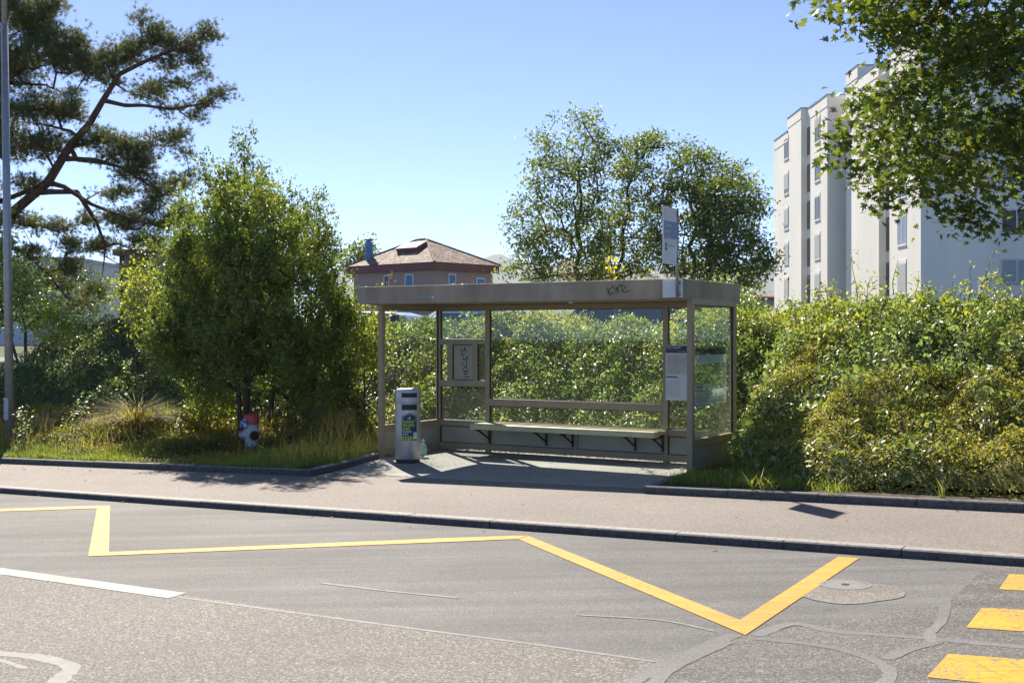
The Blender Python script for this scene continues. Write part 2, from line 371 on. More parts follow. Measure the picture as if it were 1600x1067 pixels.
# leaves: many copies of a small template written as one mesh --------------
def tmpl_oval(wd=.5, fold=.12, droop=.12):
    return np.array([(0, 0, 0), (wd/2, .38, fold), (wd*.36, .72, fold*.7-droop*.4), (0, 1, -droop), (-wd*.36, .72, fold*.7-droop*.4), (-wd/2, .38, fold), (0, .5, 0)], float), \
        [(0, 1, 6), (1, 2, 3, 6), (6, 3, 4, 5), (0, 6, 5)]
def tmpl_simple(wd=.55, fold=.12):
    return np.array([(0, 0, 0), (wd/2, .5, fold), (0, 1, -.06), (-wd/2, .5, fold)], float), [(0, 1, 2), (0, 2, 3)]
def tmpl_maple():
    pts = []
    for ang, r in [(-90, .12), (-62, .40), (-48, .30), (-12, .62), (6, .55), (18, .34), (40, .66), (52, .60), (62, .36), (80, .62), (90, .95)]:
        pts.append((r*math.cos(math.radians(ang)), r*math.sin(math.radians(ang))+.3))
    full = pts+[(-x, y) for x, y in pts[-2:0:-1]]
    v = [(x, y, .10*abs(x)-.12*max(0, y-.4)) for x, y in full]+[(0, .3, .02)]
    c = len(v)-1; n = len(full)
    return np.array(v, float), [(c, i, (i+1) % n) for i in range(n)]
def tmpl_tuft(n=11, L=1.0):
    r = np.random.default_rng(1); v = []; f = []
    for i in range(n):
        t = 2*math.pi*i/n+r.random()*.5; sp = .35+.65*r.random(); d = np.array([math.cos(t)*sp, 1.0-.35*sp+.15*r.random(), math.sin(t)*sp]); d /= np.linalg.norm(d)
        s = np.cross(d, r.normal(size=3)); s /= np.linalg.norm(s); b = np.array([0, .35*r.random(), 0])
        k = len(v); v += [b-s*.045, b+s*.045, b+d*L*(.75+.3*r.random())]; f.append((k, k+1, k+2))
    return np.array(v, float), f
def tmpl_blade(wd=.05, bend=.45):
    return np.array([(-wd, 0, 0), (wd, 0, 0), (wd*.8, .5, bend*.2), (-wd*.8, .5, bend*.2), (0, .92, bend)], float), [(0, 1, 2, 3), (3, 2, 4)]
def leaves(name, pos, ydir, nrm, size, tm, mat, parent=None, smooth=False, extra=None, seed=0):
    tv, tf = tm; N = len(pos); k = len(tv)
    y = ydir/(np.linalg.norm(ydir, axis=1, keepdims=True)+1e-9)
    x = np.cross(y, nrm); x /= (np.linalg.norm(x, axis=1, keepdims=True)+1e-9); z = np.cross(x, y)
    s = np.asarray(size).reshape(-1, 1, 1)
    co = pos[:, None, :]+s*(tv[None, :, 0:1]*x[:, None, :]+tv[None, :, 1:2]*y[:, None, :]+tv[None, :, 2:3]*z[:, None, :])
    co = co.reshape(-1, 3)
    lens = np.array([len(f) for f in tf]); flat = np.concatenate([np.array(f) for f in tf])
    loops = (np.arange(N)[:, None]*k+flat[None, :]).ravel(); lt = np.tile(lens, N); ls = np.concatenate([[0], np.cumsum(lt)[:-1]])
    me = bpy.data.meshes.new(name); me.vertices.add(N*k); me.vertices.foreach_set('co', co.astype(np.float32).ravel())
    me.loops.add(len(loops)); me.loops.foreach_set('vertex_index', loops.astype(np.int32))
    me.polygons.add(len(lt)); me.polygons.foreach_set('loop_start', ls.astype(np.int32)); me.polygons.foreach_set('loop_total', lt.astype(np.int32))
    me.update(calc_edges=True)
    at = me.attributes.new('rnd', 'FLOAT', 'POINT')
    r = np.random.default_rng(seed+11).random(N) if extra is None else extra
    at.data.foreach_set('value', np.repeat(r, k).astype(np.float32))
    return link(name, me, mat, parent, True, smooth)
def rdir(n, r, zb=0.0, zs_=1.0):
    d = r.normal(size=(n, 3)); d[:, 2] = d[:, 2]*zs_+zb; return d/np.linalg.norm(d, axis=1, keepdims=True)

def sprigs(name, tips, k, L, nl, size, tm, mat, parent, seed, center, up=.8, outw=.6, thin=.10):
    r = np.random.default_rng(seed); n = len(tips)*k; b = np.repeat(tips, k, axis=0)+r.normal(size=(len(tips)*k, 3))*thin
    o = b-np.array(center); o /= np.linalg.norm(o, axis=1, keepdims=True)+1e-9
    d = o*outw+r.normal(size=(n, 3))*.45+np.array([0, 0, up]); d /= np.linalg.norm(d, axis=1, keepdims=True)
    Ls = L*(.5+.8*r.random((n, 1))); B = np.repeat(b, nl, axis=0); D = np.repeat(d, nl, axis=0); LL = np.repeat(Ls, nl, axis=0)
    t = r.random((n*nl, 1))**.8; side = r.normal(size=(n*nl, 3)); pos = B+D*LL*t+side*.012
    yd = D*.9+side*.55; nr = np.cross(yd, r.normal(size=(n*nl, 3)))+np.array([0, 0, .5])
    return leaves(name, pos, yd, nr, size*(.6+.6*r.random(n*nl))*(1.1-.35*t[:, 0]), tm, mat, parent, seed=seed)
# branching: connect attraction points to the growing skeleton -------------
def grow(nodes, par, att, root, step=.35, bend=.12, seed=0, up=.0, lim=None):
    r = np.random.default_rng(seed); root = np.array(root, float)
    P_ = np.zeros((len(nodes)+len(att)*14, 3)); P_[:len(nodes)] = nodes; n = len(nodes); par = list(par)
    dist0 = np.linalg.norm(att-root, axis=1); tips = []
    hops = [0.0]*n
    for i in range(1, n): hops[i] = hops[par[i]]+np.linalg.norm(P_[i]-P_[par[i]])
    HP = np.zeros(len(P_)); HP[:n] = hops
    for i in np.argsort(dist0):
        a = att[i]; d = P_[:n]-a; dd = np.sqrt((d*d).sum(1))
        cost = dd+.22*HP[:n]*.5
        j = int(np.argmin(cost)); L = dd[j]; m = max(1, min(12, int(L/step)))
        p0 = P_[j].copy(); off = r.normal(size=3)*bend*L; off[2] += up*L
        prev = j
        for k in range(1, m+1):
            t = k/m; q = p0*(1-t)+a*t+off*4*t*(1-t)*.5+(r.normal(size=3)*bend*.25*step if k < m else 0)
            P_[n] = q; par.append(prev); HP[n] = HP[prev]+np.linalg.norm(q-P_[prev]); prev = n; n += 1
        tips.append(prev)
    return P_[:n], par, tips
def branch_mesh(P_, par, r0=.006, expo=2.3, rmax=1.0, sides=5, minr=0.0, floor=None):
    n = len(P_); acc = np.zeros(n); child = np.zeros(n, bool)
    for i in range(1, n): child[par[i]] = True
    R = np.zeros(n)
    for i in range(n-1, -1, -1):
        if not child[i]: acc[i] = r0**expo
        R[i] = acc[i]**(1/expo)
        if par[i] >= 0: acc[par[i]] += acc[i]
    R = np.minimum(R, rmax); mb = MB()
    if floor is not None: R = np.maximum(R, floor)
    for i in range(n):
        if par[i] < 0 or R[i] < minr: continue
        p, q = Vector(P_[par[i]]), Vector(P_[i])
        if (q-p).length < 1e-4: continue
        mb.tube([p, q+(q-p).normalized()*R[i]*.3], [min(R[par[i]], R[i]*1.3+.004), R[i]], sides if R[i] > .02 else 3, False)
    return mb, R
def inpoly(px, py, poly):
    poly = np.array(poly, float); x0, y0 = poly[:, 0], poly[:, 1]; x1, y1 = np.roll(x0, -1), np.roll(y0, -1); c = np.zeros(len(px), bool)
    for a, b, c1, d in zip(x0, y0, x1, y1):
        if b == d: continue
        h = ((b > py) != (d > py)) & (px < (c1-a)*(py-b)/(d-b)+a); c ^= h
    return c
def sample_poly(poly, n, D, dD, seed=0, taper=True):
    r = np.random.default_rng(seed); pl = np.array(poly, float); x0, y0 = pl.min(0); x1, y1 = pl.max(0)
    out = []; cx = (x0+x1)/2; hw = (x1-x0)/2
    while len(out) < n:
        x = x0+(x1-x0)*r.random(n*3); y = y0+(y1-y0)*r.random(n*3); ok = inpoly(x, y, poly)
        for a, b in zip(x[ok], y[ok]):
            k = math.sqrt(max(.08, 1-((a-cx)/hw)**2)) if taper else 1
            out.append(W(a, b, D+dD*k*(2*r.random()-1)))
    return np.array(out[:n])
def sample_ell(ells, dens, D, seed=0, zmul=1.0):
    r = np.random.default_rng(seed); out = []
    for e in ells:
        x, y, rx, ry = e[:4]; d = e[4] if len(e) > 4 else D
        n = max(3, int(dens*rx*ry)); c = W(x, y, d); q = rdir(n, r)*(r.random((n, 1))**.45)
        R = np.array([rx/F*d, (rx+ry)/2/F*d*zmul, ry/F*d]); out.append(c+q*R)
    return np.concatenate(out)
def foliage(name, tips, m, spread, size, tm, mat, parent, seed=0, droop=.2, flat=.6, nz=.6, center=None, outw=.5):
    r = np.random.default_rng(seed+5); n = len(tips)*m; base = np.repeat(tips, m, axis=0)
    off = r.normal(size=(n, 3))*spread; off[:, 2] *= flat; pos = base+off
    yd = rdir(n, r)
    if center is not None:
        o = pos-np.array(center); o /= np.linalg.norm(o, axis=1, keepdims=True)+1e-9; yd = yd+o*outw
    yd[:, 2] -= droop; nr = rdir(n, r); nr[:, 2] = np.abs(nr[:, 2])+nz
    return leaves(name, pos, yd, nr, size*(.65+.6*r.random(n)), tm, mat, parent, seed=seed)

# ================================================================== SETTING
def ksurf(name, poly, mat, zf):
    mb = MB(); mb.add([(x, y, zf(x, y)) for x, y in poly], [tuple(range(len(poly)))]); return mb.build(name, mat, structure=True)
def grid(name, avals, bvals, zf, mat, kind='structure', smooth=True):
    A, B = np.meshgrid(avals, bvals, indexing='ij'); Z = zf(A, B)
    X = O0[0]+A*U[0]+B*V[0]; Y = O0[1]+A*U[1]+B*V[1]
    na, nb = A.shape; vs = np.stack([X, Y, Z], -1).reshape(-1, 3)
    me = bpy.data.meshes.new(name)
    fs = [(i*nb+j, (i+1)*nb+j, (i+1)*nb+j+1, i*nb+j+1) for i in range(na-1) for j in range(nb-1)]
    me.from_pydata([tuple(v) for v in vs], [], fs); o = link(name, me, mat, center=False, smooth=smooth); o['kind'] = kind; return o
# bank shell ---------------------------------------------------------------
def toe(a): return np.interp(a, [-30, -1.3, -.6, -.1, 5.25, 5.5, 6.3, 7.3, 30], [1.7, 1.6, 1.3, 1.95, 1.95, .45, -.5, -1.36, -1.36])
def bw(a): return np.interp(a, [-30, -1, 0, 5.2, 5.6, 7.3, 30], [3.4, 3.2, 2.5, 2.5, 3.6, 4.4, 4.6])
def ztop(a): return np.interp(a, [-30, -6, -2, 0, 2, 5, 7, 9, 12, 30], [2.15, 2.15, 2.2, 2.2, 2.12, 2.25, 2.2, 2.3, 2.35, 2.35])
def shell(a, b):
    t = (b-toe(a))/bw(a); z0 = H(a, np.minimum(b, toe(a))); zc = ztop(a)
    pr = .15*sstep(t, 0, .05)+.85*np.clip(t, 0, 1)**.9
    pr = pr-.12*sstep(t, 1.15, 2.2)
    nz = (fbm(a, b, .7, 4)-.5)*.5+(fbm(a, b, 2.4, 9)-.5)*.5+(fbm(a, b, 5.5, 19)-.5)*.22+(fbm(a, b, 1.25, 29)-.5)*.6*(a > 5.2)
    return z0+(zc-z0)*pr+nz*np.clip(t*4, 0, 1)-.02, t
def soil_z(a, b):
    z, t = shell(a, b); base = H(a, b)
    zz = np.where(t <= 0, base+.05, base*0+np.minimum(z-.5, 1.15))
    plateau = 1.1
    zz = np.where(t > .8, np.minimum(z-.5, plateau), zz)
    return zz
def ground_z(a, b):
    t = (b-toe(a))/bw(a)
    front = zs(a)-.45
    zz = np.where(b < BJ-.2, front, np.where(t < .15, front, front+(1.1-front)*np.clip((t-.15)/.9, 0, 1)))
    return zz
ga = np.concatenate([[-5000, -1500, -400, -120, -60, -35, -27], np.arange(-22, 24, .8), [28, 33, 45, 60, 120, 400, 1500, 5000]])
gb = np.concatenate([[-600, -100, -40], np.arange(-26, 12, .6), [14, 18, 25, 40, 80, 160, 400, 1200, 3000, 9000]])
grid('ground', ga, gb, ground_z, M['meadow'])
grid('parking_lot', np.array([-26, -10, 0, 10, 20, 30.]), np.array([6.2, 12, 24, 34.]), lambda A, B: A*0+1.115, M['lot'])
# road, pavement, bay -------------------------------------------------------
KB = -4.62        # outer kerb line
grid('road', np.array([-60, -27, 33, 60.]), np.array([-24, KB-.05]), lambda A, B: zs(A)+ROADZ, M['road'])
grid('pavement', np.array([-60, -27, 33, 60.]), np.array([KB+.02, -3.0, BJ]), lambda A, B: zs(A), M['walk'])
def bayz(A, B): return H(A, B)+.002
grid('bay_floor', np.linspace(-.55, 5.5, 26), np.linspace(BJ+.001, 2.0, 30), bayz, M['bay'])
def kerb(name, pts, wd, top, bottom, L=1.0, zf=None, mat='kerb'):
    mb = MB(); r = np.random.default_rng(len(pts)+3)
    for (p, q) in zip(pts[:-1], pts[1:]):
        p = np.array(p); q = np.array(q); D = np.linalg.norm(q-p); n = max(1, round(D/L)); d = (q-p)/D; nn = np.array([-d[1], d[0]])
        for i in range(n):
            s0 = p+d*(D*i/n+.004); s1 = p+d*(D*(i+1)/n-.004); j = r.normal()*.002; jz = r.normal()*.002; c = .012
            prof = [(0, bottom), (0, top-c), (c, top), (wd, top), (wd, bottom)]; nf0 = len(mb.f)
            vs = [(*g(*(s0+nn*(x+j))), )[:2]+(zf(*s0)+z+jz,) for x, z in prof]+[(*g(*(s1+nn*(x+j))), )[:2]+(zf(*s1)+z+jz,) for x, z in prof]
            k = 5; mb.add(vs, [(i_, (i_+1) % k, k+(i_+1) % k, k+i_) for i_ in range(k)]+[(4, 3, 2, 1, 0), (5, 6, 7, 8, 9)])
            mb.mi[nf0] = 1; mb.mi[nf0+5] = 1; mb.mi[nf0+6] = 1  # front and end faces get the stone with shade painted in
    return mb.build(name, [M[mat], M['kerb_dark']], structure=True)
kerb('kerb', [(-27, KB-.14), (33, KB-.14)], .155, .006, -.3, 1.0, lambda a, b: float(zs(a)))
kz = lambda a, b: float(H(a, b))
lf = [P(0, 724)[:2], P(485, 744)[:2], P(560, 727)[:2], P(592, 717)[:2]]
lab = [ab(*p) for p in lf]
LA, LB2 = lab[1]
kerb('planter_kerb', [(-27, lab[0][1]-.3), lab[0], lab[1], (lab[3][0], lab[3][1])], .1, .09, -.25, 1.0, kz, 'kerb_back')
rab = [ab(*P(px, py)[:2]) for px, py in ((1006, 771), (1600, 801))]
rk = [(SW-.02, -.12), (rab[0][0], rab[0][1]), (rab[1][0], rab[1][1]), (33, rab[1][1])]
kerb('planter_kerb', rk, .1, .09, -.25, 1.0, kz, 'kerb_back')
# row of setts closing the bay
mb = MB(); r = np.random.default_rng(4)
a0, a1 = LA+.12, rab[0][0]-.03
x = a0
while x < a1:
    L = .09+.05*r.random(); z = float(zs(x))+.004+r.random()*.004
    b0 = BJ-.05+(r.random()-.5)*.01
    mb.sb(x+.006, min(x+L, a1)-.004, b0, b0+.055, z-.06, z+.003); x += L
mb.build('sett_row', M['setts'], structure=True)
ksurf('pavement_apron', [g(LA-.05, BJ)[:2], g(a1+.1, BJ)[:2], g(a1+.1, BJ-.01)[:2], g(LA-.05, BJ-.01)[:2]], M['walk'], lambda x, y: float(zs(ab(x, y)[0]))+.003)
# painted road markings and repairs
def rp(px, py, k=1):
    return P(px, py, .0016*k, True)
def decal(name, polys, mat, k=2):
    mb = MB()
    for poly in polys:
        vs = [rp(x, y, k) for x, y in poly]; mb.add(vs, [tuple(range(len(vs)))])
    return mb.build(name, mat, structure=True)
decal('road_near_lane', [[(-900, 793), (0, 893), (290, 929), (700, 988), (1035, 1034), (960, 1090), (700, 1900), (-2500, 1900), (-2500, 900)]], M['road_near'], 1)
decal('road_junction_patch', [[(1165, 992), (1480, 945), (1540, 884), (1640, 886), (3500, 1100), (3500, 1900), (705, 1900), (962, 1091), (1037, 1035), (1100, 1005)]], M['road_old'], 1)
decal('zigzag_marking', [
    [(-260, 807), (-260, 800), (0, 794.6), (152, 789.6), (172, 789.6), (172, 793), (0, 798.5)],
    [(151.8, 793.2), (171.6, 793), (170, 862), (137.8, 868.5)],
    [(170, 862), (700, 840), (800, 836.5), (825, 836.5), (809, 841.5), (700, 846), (139, 868.4)],
    [(826, 837), (1156, 968), (1164.6, 991.5), (810, 841.8)],
    [(1156, 968), (1309, 869.5), (1343, 871.2), (1164.7, 991.4)]], M['yellow'], 3)
decal('crossing_marking', [
    [(1577, 896.5), (1760, 902), (1760, 930), (1561, 920)],
    [(1534, 949), (1800, 961), (1800, 999), (1509.5, 979.7)],
    [(1481.5, 1020.5), (1900, 1053), (1900, 1104), (1448, 1057)]], M['yellow_worn'], 3)
decal('edge_line', [[(-600, 817), (0, 886.5), (291, 926), (262.5, 933.8), (0, 896.5), (-600, 825)]], M['white_paint'], 3)
def strip(pts, wd):
    out = []; q = [np.array(rp(x, y, 2)) for x, y in pts]
    return q
def sealstrip(name, lines, mat, k=2):
    mb = MB(); r = np.random.default_rng(8)
    for pts, wd in lines:
        q = [np.array(rp(x, y, k)) for x, y in pts]
        # resample with a smooth curve
        dense = []
        for i in range(len(q)-1):
            p0 = q[max(i-1, 0)]; p1 = q[i]; p2 = q[i+1]; p3 = q[min(i+2, len(q)-1)]
            for t in np.linspace(0, 1, 9)[:-1]:
                dense.append(.5*((2*p1)+(-p0+p2)*t+(2*p0-5*p1+4*p2-p3)*t*t+(-p0+3*p1-3*p2+p3)*t**3))
        dense.append(q[-1]); L = []
        for i, p in enumerate(dense):
            d = dense[min(i+1, len(dense)-1)]-dense[max(i-1, 0)]; d = d/(np.linalg.norm(d)+1e-9); n = np.array([-d[1], d[0], 0]); w_ = wd/2*(.8+.4*r.random())
            if i in (0, len(dense)-1): w_ *= .3
            def onroad(v): v = v.copy(); a, b = ab(v[0], v[1]); v[2] = float(zs(a))+ROADZ+.0016*k; return tuple(v)
            L.append((onroad(p+n*w_), onroad(p-n*w_)))
        for i in range(len(L)-1): mb.add([L[i][0], L[i][1], L[i+1][1], L[i+1][0]], [(0, 1, 2, 3)])
        k = k  # same layer
    return mb.build(name, mat, structure=True)
sealstrip('crack_seal', [([(1180, 993), (1237, 974), (1300, 985), (1360, 990), (1447, 996), (1520, 1003), (1600, 1010), (1700, 1018)], .09)], M['seal'], 2)
sealstrip('crack_seal', [([(1179, 996), (1276, 1007), (1337, 1020), (1376, 1036), (1391, 1052), (1380, 1070)], .08)], M['seal'], 2.3)
sealstrip('crack_seal', [([(1383, 1029), (1420, 1014), (1455, 1005), (1466, 1000)], .08)], M['seal'], 2.6)
sealstrip('crack_seal', [([(1479, 932), (1472, 968), (1453, 988), (1456, 1003)], .07)], M['seal'], 2.8)
sealstrip('crack_seal', [([(1150, 990), (1080, 1018), (1030, 1042), (985, 1068), (940, 1100)], .1)], M['seal'], 2.35)
sealstrip('crack_seal', [([(1140, 1001), (1090, 1024), (1040, 1050), (1010, 1085)], .08)], M['seal'], 2.65)
sealstrip('scuff_line', [([(500, 910), (600, 922), (700, 932), (715, 934)], .035), ([(900, 960), (1030, 968), (1119, 986)], .03), ([(270, 931), (500, 962), (700, 988.5), (850, 1008), (1030, 1034)], .035)], M['seal_pale'], 2)
sealstrip('old_marking', [([(-30, 1019), (20, 1022), (60, 1026), (100, 1036), (112, 1044), (96, 1058), (80, 1080)], .11), ([(-40, 1028), (0, 1031), (40, 1044)], .05)], M['seal_pale'], 2)
# manhole with its mortar patch
c0 = np.array(rp(1318, 930, 2)); 
def disc(c, r1, z, n=28, jit=0, seed=0, off=(0, 0)):
    r = np.random.default_rng(seed); ph = r.random(6)*6
    out = []
    for k in range(n):
        t = 2*math.pi*k/n; rr = r1*(1+jit*(math.sin(2*t+ph[0])+.6*math.sin(3*t+ph[1])+.5*math.sin(5*t+ph[2])))
        x, y = c[0]+off[0]+rr*math.cos(t), c[1]+off[1]+rr*math.sin(t); a, b = ab(x, y); out.append((x, y, float(zs(a))+ROADZ+z))
    return out
mb = MB(); d = disc(np.array(rp(1328, 925, 2)), .37, .0042, 36, .07, 3); mb.add(d, [tuple(range(len(d)))]); mb.build('mortar_patch', M['patch'], structure=True)
cc = np.array(rp(1321, 913, 3)); th = thing('manhole_cover', tuple(cc), 'round iron manhole cover set in pale mortar beside the yellow zigzag line', 'manhole cover')
mb = MB(); o_ = disc(cc, .185, .0065, 32); i_ = disc(cc, .155, .0075, 32); mb.add(o_+i_, [(k, (k+1) % 32, 32+(k+1) % 32, 32+k) for k in range(32)]); mb.build('rim', M['iron'], th)
mb = MB(); i_ = disc(cc, .152, .006, 32); mb.add(i_, [tuple(range(32))]); mb.build('lid', M['iron'], th)
mb = MB(); i_ = disc(cc, .03, .009, 12); mb.add(i_, [tuple(range(12))]); mb.build('lifting_hole', M['dark'], th)
# hills
mb = MB(); D = 6500; xs = np.linspace(500, 1300, 60); ridge = []
for x_ in xs:
    y_ = 424-22*math.exp(-((x_-775)/38)**2)-12*math.exp(-((x_-900)/90)**2)-6*vnoise(x_, 0, .05)-8*math.exp(-((x_-1200)/60)**2)
    ridge.append(y_)
vs = []
for x_, y_ in zip(xs, ridge):
    t_ = W(x_, y_, D); vs += [((x_-800)/F*(D-700), D-700, 1.05), tuple(t_), ((x_-800)/F*(D+900), D+900, 1.05)]
mb.add(vs, [f for i in range(len(xs)-1) for f in ((3*i, 3*i+3, 3*i+4, 3*i+1), (3*i+1, 3*i+4, 3*i+5, 3*i+2))])
mb.build('hills', M['hill'], structure=True, smooth=True)
# ================================================================== SHELTER
def a_at(px, b):
    k = (px-800)/F; return (k*(O0[1]+b*V[1])-(O0[0]+b*V[0]))/(U[0]-k*U[1])
def b_at(px, a):
    k = (px-800)/F; return (k*(O0[1]+a*U[1])-(O0[0]+a*U[0]))/(V[0]-k*V[1])
ZT, ZB = 2.638, 2.372
sh = thing('bus_shelter', g(SW/2, SD/2, 0), 'brown metal and glass bus shelter with scribbled roof edge and olive bench inside', 'bus shelter')
P2, P3 = a_at(763, SD), a_at(1041, SD)
PB = .04   # post half width
# roof
mb = MB(); oL, oR, oF, oB = .182, .03, .334, .212
mb.sb(-oL, SW+oR, -oF, -oF+.07, ZB, ZT); mb.sb(-oL, SW+oR, SD+oB-.07, SD+oB, ZB, ZT)
mb.sb(-oL, -oL+.07, -oF+.07, SD+oB-.07, ZB, ZT); mb.sb(SW+oR-.07, SW+oR, -oF+.07, SD+oB-.07, ZB, ZT)
rf = mb.build('roof_fascia', M['bronze2'], sh, bevel=.008)
mb = MB(); mb.sb(-oL+.07, SW+oR-.07, -oF+.07, SD+oB-.07, ZT-.09, ZT-.05); mb.build('roof_deck', M['galv'], sh)
mb = MB(); mb.sb(-oL+.075, SW+oR-.075, -oF+.075, SD+oB-.075, ZB+.03, ZB+.055); mb.build('ceiling_board', M['soffit'], sh)
mb = MB(); mb.sb(.1, SW-.05, -.20, -.13, ZB-.004, ZB+.028)
mb.build('light_housing', M['soffit'], sh)
mb = MB(); mb.sb(a_at(893, -.1)-.03, a_at(893, -.1)+.03, -.125, -.09, ZB-.03, ZB+.02); mb.build('ceiling_socket', M['alu'], sh)
for a, b, z0 in ((0, 0, float(H(0, 0))-.05), (SW, 0, -.05), (0, SD, -.05), (P2, SD, -.05), (P3, SD, -.05), (SW, SD, -.05)):
    mb = MB(); mb.sb(a-PB, a+PB, b-PB, b+PB, z0, ZB+.02); mb.build('post', M['bronze'], sh, bevel=.004)
def rail_a(a0, a1, b, z0, z1, t=.034, nm='rail'): mb = MB(); mb.sb(a0+PB, a1-PB, b-t, b+t, z0, z1); return mb.build(nm, M['bronze'], sh, bevel=.003)
def rail_b(b0, b1, a, z0, z1, t=.034, nm='rail'): mb = MB(); mb.sb(a-t, a+t, b0+PB, b1-PB, z0, z1); return mb.build(nm, M['bronze'], sh, bevel=.003)
HB = 2.305
for s0, s1 in ((0, P2), (P2, P3), (P3, SW)):
    rail_a(s0, s1, SD, HB, ZB+.015, nm='header_rail'); rail_a(s0, s1, SD, .40, .50); rail_a(s0, s1, SD, .03, .125, nm='base_rail')
    mb = MB(); mb.sb(s0+PB, s1-PB, SD-.008, SD+.008, .125, .40); mb.build('base_panel', M['panel'], sh)
    mb = MB()
    for z0, z1 in ((.388, .40),): mb.sb(s0+PB, s1-PB, SD-.03, SD-.009, z0, z1)
    mb.sb(s0+PB, s0+PB+.012, SD-.03, SD-.009, .125, .388); mb.sb(s0+PB, s1-PB, SD-.03, SD-.009, .125, .134); mb.build('gasket', M['rubber'], sh)
# mid stile under the long bench
mb = MB(); am = a_at(901, SD); mb.sb(am-.03, am+.03, SD-.036, SD-.012, .126, .398); mb.build('stile', M['bronze'], sh)
rail_a(P2, P3, SD, .757, .87, .04)
rail_a(0, P2, SD, 1.745, 1.835); rail_a(0, P2, SD, 1.055, 1.16)
for a in (0, SW):
    rail_b(0, SD, a, HB, ZB+.015, nm='header_rail'); rail_b(0, SD, a, .40, .50); rail_b(0, SD, a, .03, .125, nm='base_rail')
    mb = MB(); mb.sb(a-.008, a+.008, PB, SD-PB, .125, .40); mb.build('base_panel', M['panel'], sh)
def pane_a(a0, a1, z0, z1, m='glass', b=SD):
    mb = MB(); mb.add([g(a0, b, z0), g(a1, b, z0), g(a1, b, z1), g(a0, b, z1)], [(0, 1, 2, 3)])
    o = mb.build('glass_pane', M[m], sh)
    mb = MB(); t = .009
    for q in ((a0, a0+t, z0, z1), (a1-t, a1, z0, z1), (a0+t, a1-t, z1-t, z1), (a0+t, a1-t, z0, z0+t)):
        mb.sb(q[0], q[1], b-.012, b+.012, q[2], q[3])
    mb.build('gasket', M['rubber'], o)
def pane_b(b0, b1, z0, z1, a, m='glass'):
    mb = MB(); mb.add([g(a, b0, z0), g(a, b1, z0), g(a, b1, z1), g(a, b0, z1)], [(0, 1, 2, 3)])
    o = mb.build('glass_pane', M[m], sh); mb = MB(); t = .009
    for q in ((b0, b0+t, z0, z1), (b1-t, b1, z0, z1), (b0+t, b1-t, z1-t, z1)):
        mb.sb(a-.012, a+.012, q[0], q[1], q[2], q[3])
    mb.build('gasket', M['rubber'], o)
pane_a(P2+PB, P3-PB, .87, HB); pane_a(P2+PB, P3-PB, .50, .757)
pane_a(P3+PB, SW-PB, .50, HB); pane_a(PB, P2-PB, 1.835, HB); pane_a(PB, P2-PB, .50, 1.055, 'glass_green')
pane_b(PB, SD-PB, .50, HB, 0); pane_b(PB, SD-PB, .50, HB, SW, 'glass_green')
# notice section: two stiles and the pale board between two narrow panes
pa0, pa1, pa2, pa3 = a_at(700, SD), a_at(708.5, SD), a_at(739.5, SD), a_at(747, SD)
for q0, q1 in ((pa0, pa1), (pa2, pa3)): mb = MB(); mb.sb(q0, q1, SD-.03, SD+.03, 1.16, 1.745); mb.build('stile', M['bronze'], sh)
pane_a(PB, pa0, 1.16, 1.745, 'glass_green'); pane_a(pa3, P2-PB, 1.16, 1.745, 'glass_green')
mb = MB(); mb.sb(pa1, pa2, SD-.012, SD+.012, 1.16, 1.745); bd = mb.build('notice_board', M['panel'], sh)
mb = MB(); mb.sb(pa1, pa1+.014, SD-.028, SD-.013, 1.16, 1.745); mb.sb(pa1+.014, pa2, SD-.028, SD-.013, 1.733, 1.745); mb.sb(pa1+.014, pa2, SD-.028, SD-.013, 1.16, 1.168); mb.build('gasket', M['rubber'], bd)
def onback(px_s, py_s, b=SD-.0135):
    # photo coordinates -> point on a plane parallel to the back wall
    a = a_at(px_s, b); p = g(a, b); z = CH+(HY-py_s)/F*p[1]; return (p[0], p[1], z)
def zz(pts, x0, y0, sx, sy): return [(x0+x*sx, y0+y*sy) for x, y in pts]
sc1 = lambda pts: [(700+x/13.34, 530+y/13.34) for x, y in pts]
tagl = [[(270, 200), (290, 245), (335, 240), (345, 165)], [(345, 165), (360, 220), (395, 268)], [(290, 245), (285, 300), (310, 370), (335, 440), (420, 345)],
        [(285, 325), (350, 298)], [(400, 370), (385, 480), (378, 608), (290, 495)], [(318, 615), (335, 665), (400, 655), (435, 628)], [(335, 665), (345, 725), (415, 715)], [(345, 665), (400, 690)], [(375, 740), (362, 798), (455, 778)]]
mb = stroke('scribble', [sc1(l) for l in tagl], 1.1, onback, M['black'], bd)
def onfront(px_s, py_s, b=-oF-.0025):
    a = a_at(px_s, b); p = g(a, b); return (p[0], p[1], CH+(HY-py_s)/F*p[1])
sc2 = lambda pts: [(930+x/22.86, 435+y/22.86) for x, y in pts]
tg = [[(405, 350), (445, 400), (480, 500), (520, 600), (655, 515)], [(415, 515), (540, 470)], [(445, 405), (540, 370), (600, 255), (680, 350), (745, 410), (745, 510)], [(735, 300), (800, 380), (815, 470), (860, 495)],
      [(745, 410), (800, 370), (830, 280), (900, 230), (960, 235), (1020, 270), (1095, 300), (1035, 380), (940, 445)], [(905, 235), (935, 290), (950, 385)], [(985, 445), (1000, 480), (1060, 495), (1120, 470), (1225, 450)]]
stroke('scribble', [sc2(l) for l in tg], 1.15, onfront, M['black'], rf)
fn = lambda x, y: onfront(651.5+x, 466.2-y)
text('lettering', 'UNOCWSCO', 6.4, fn, M['alu'] if False else basic('pale_blue_print', (.25, .42, .55), .5), rf, sx=.72, bold=.01)
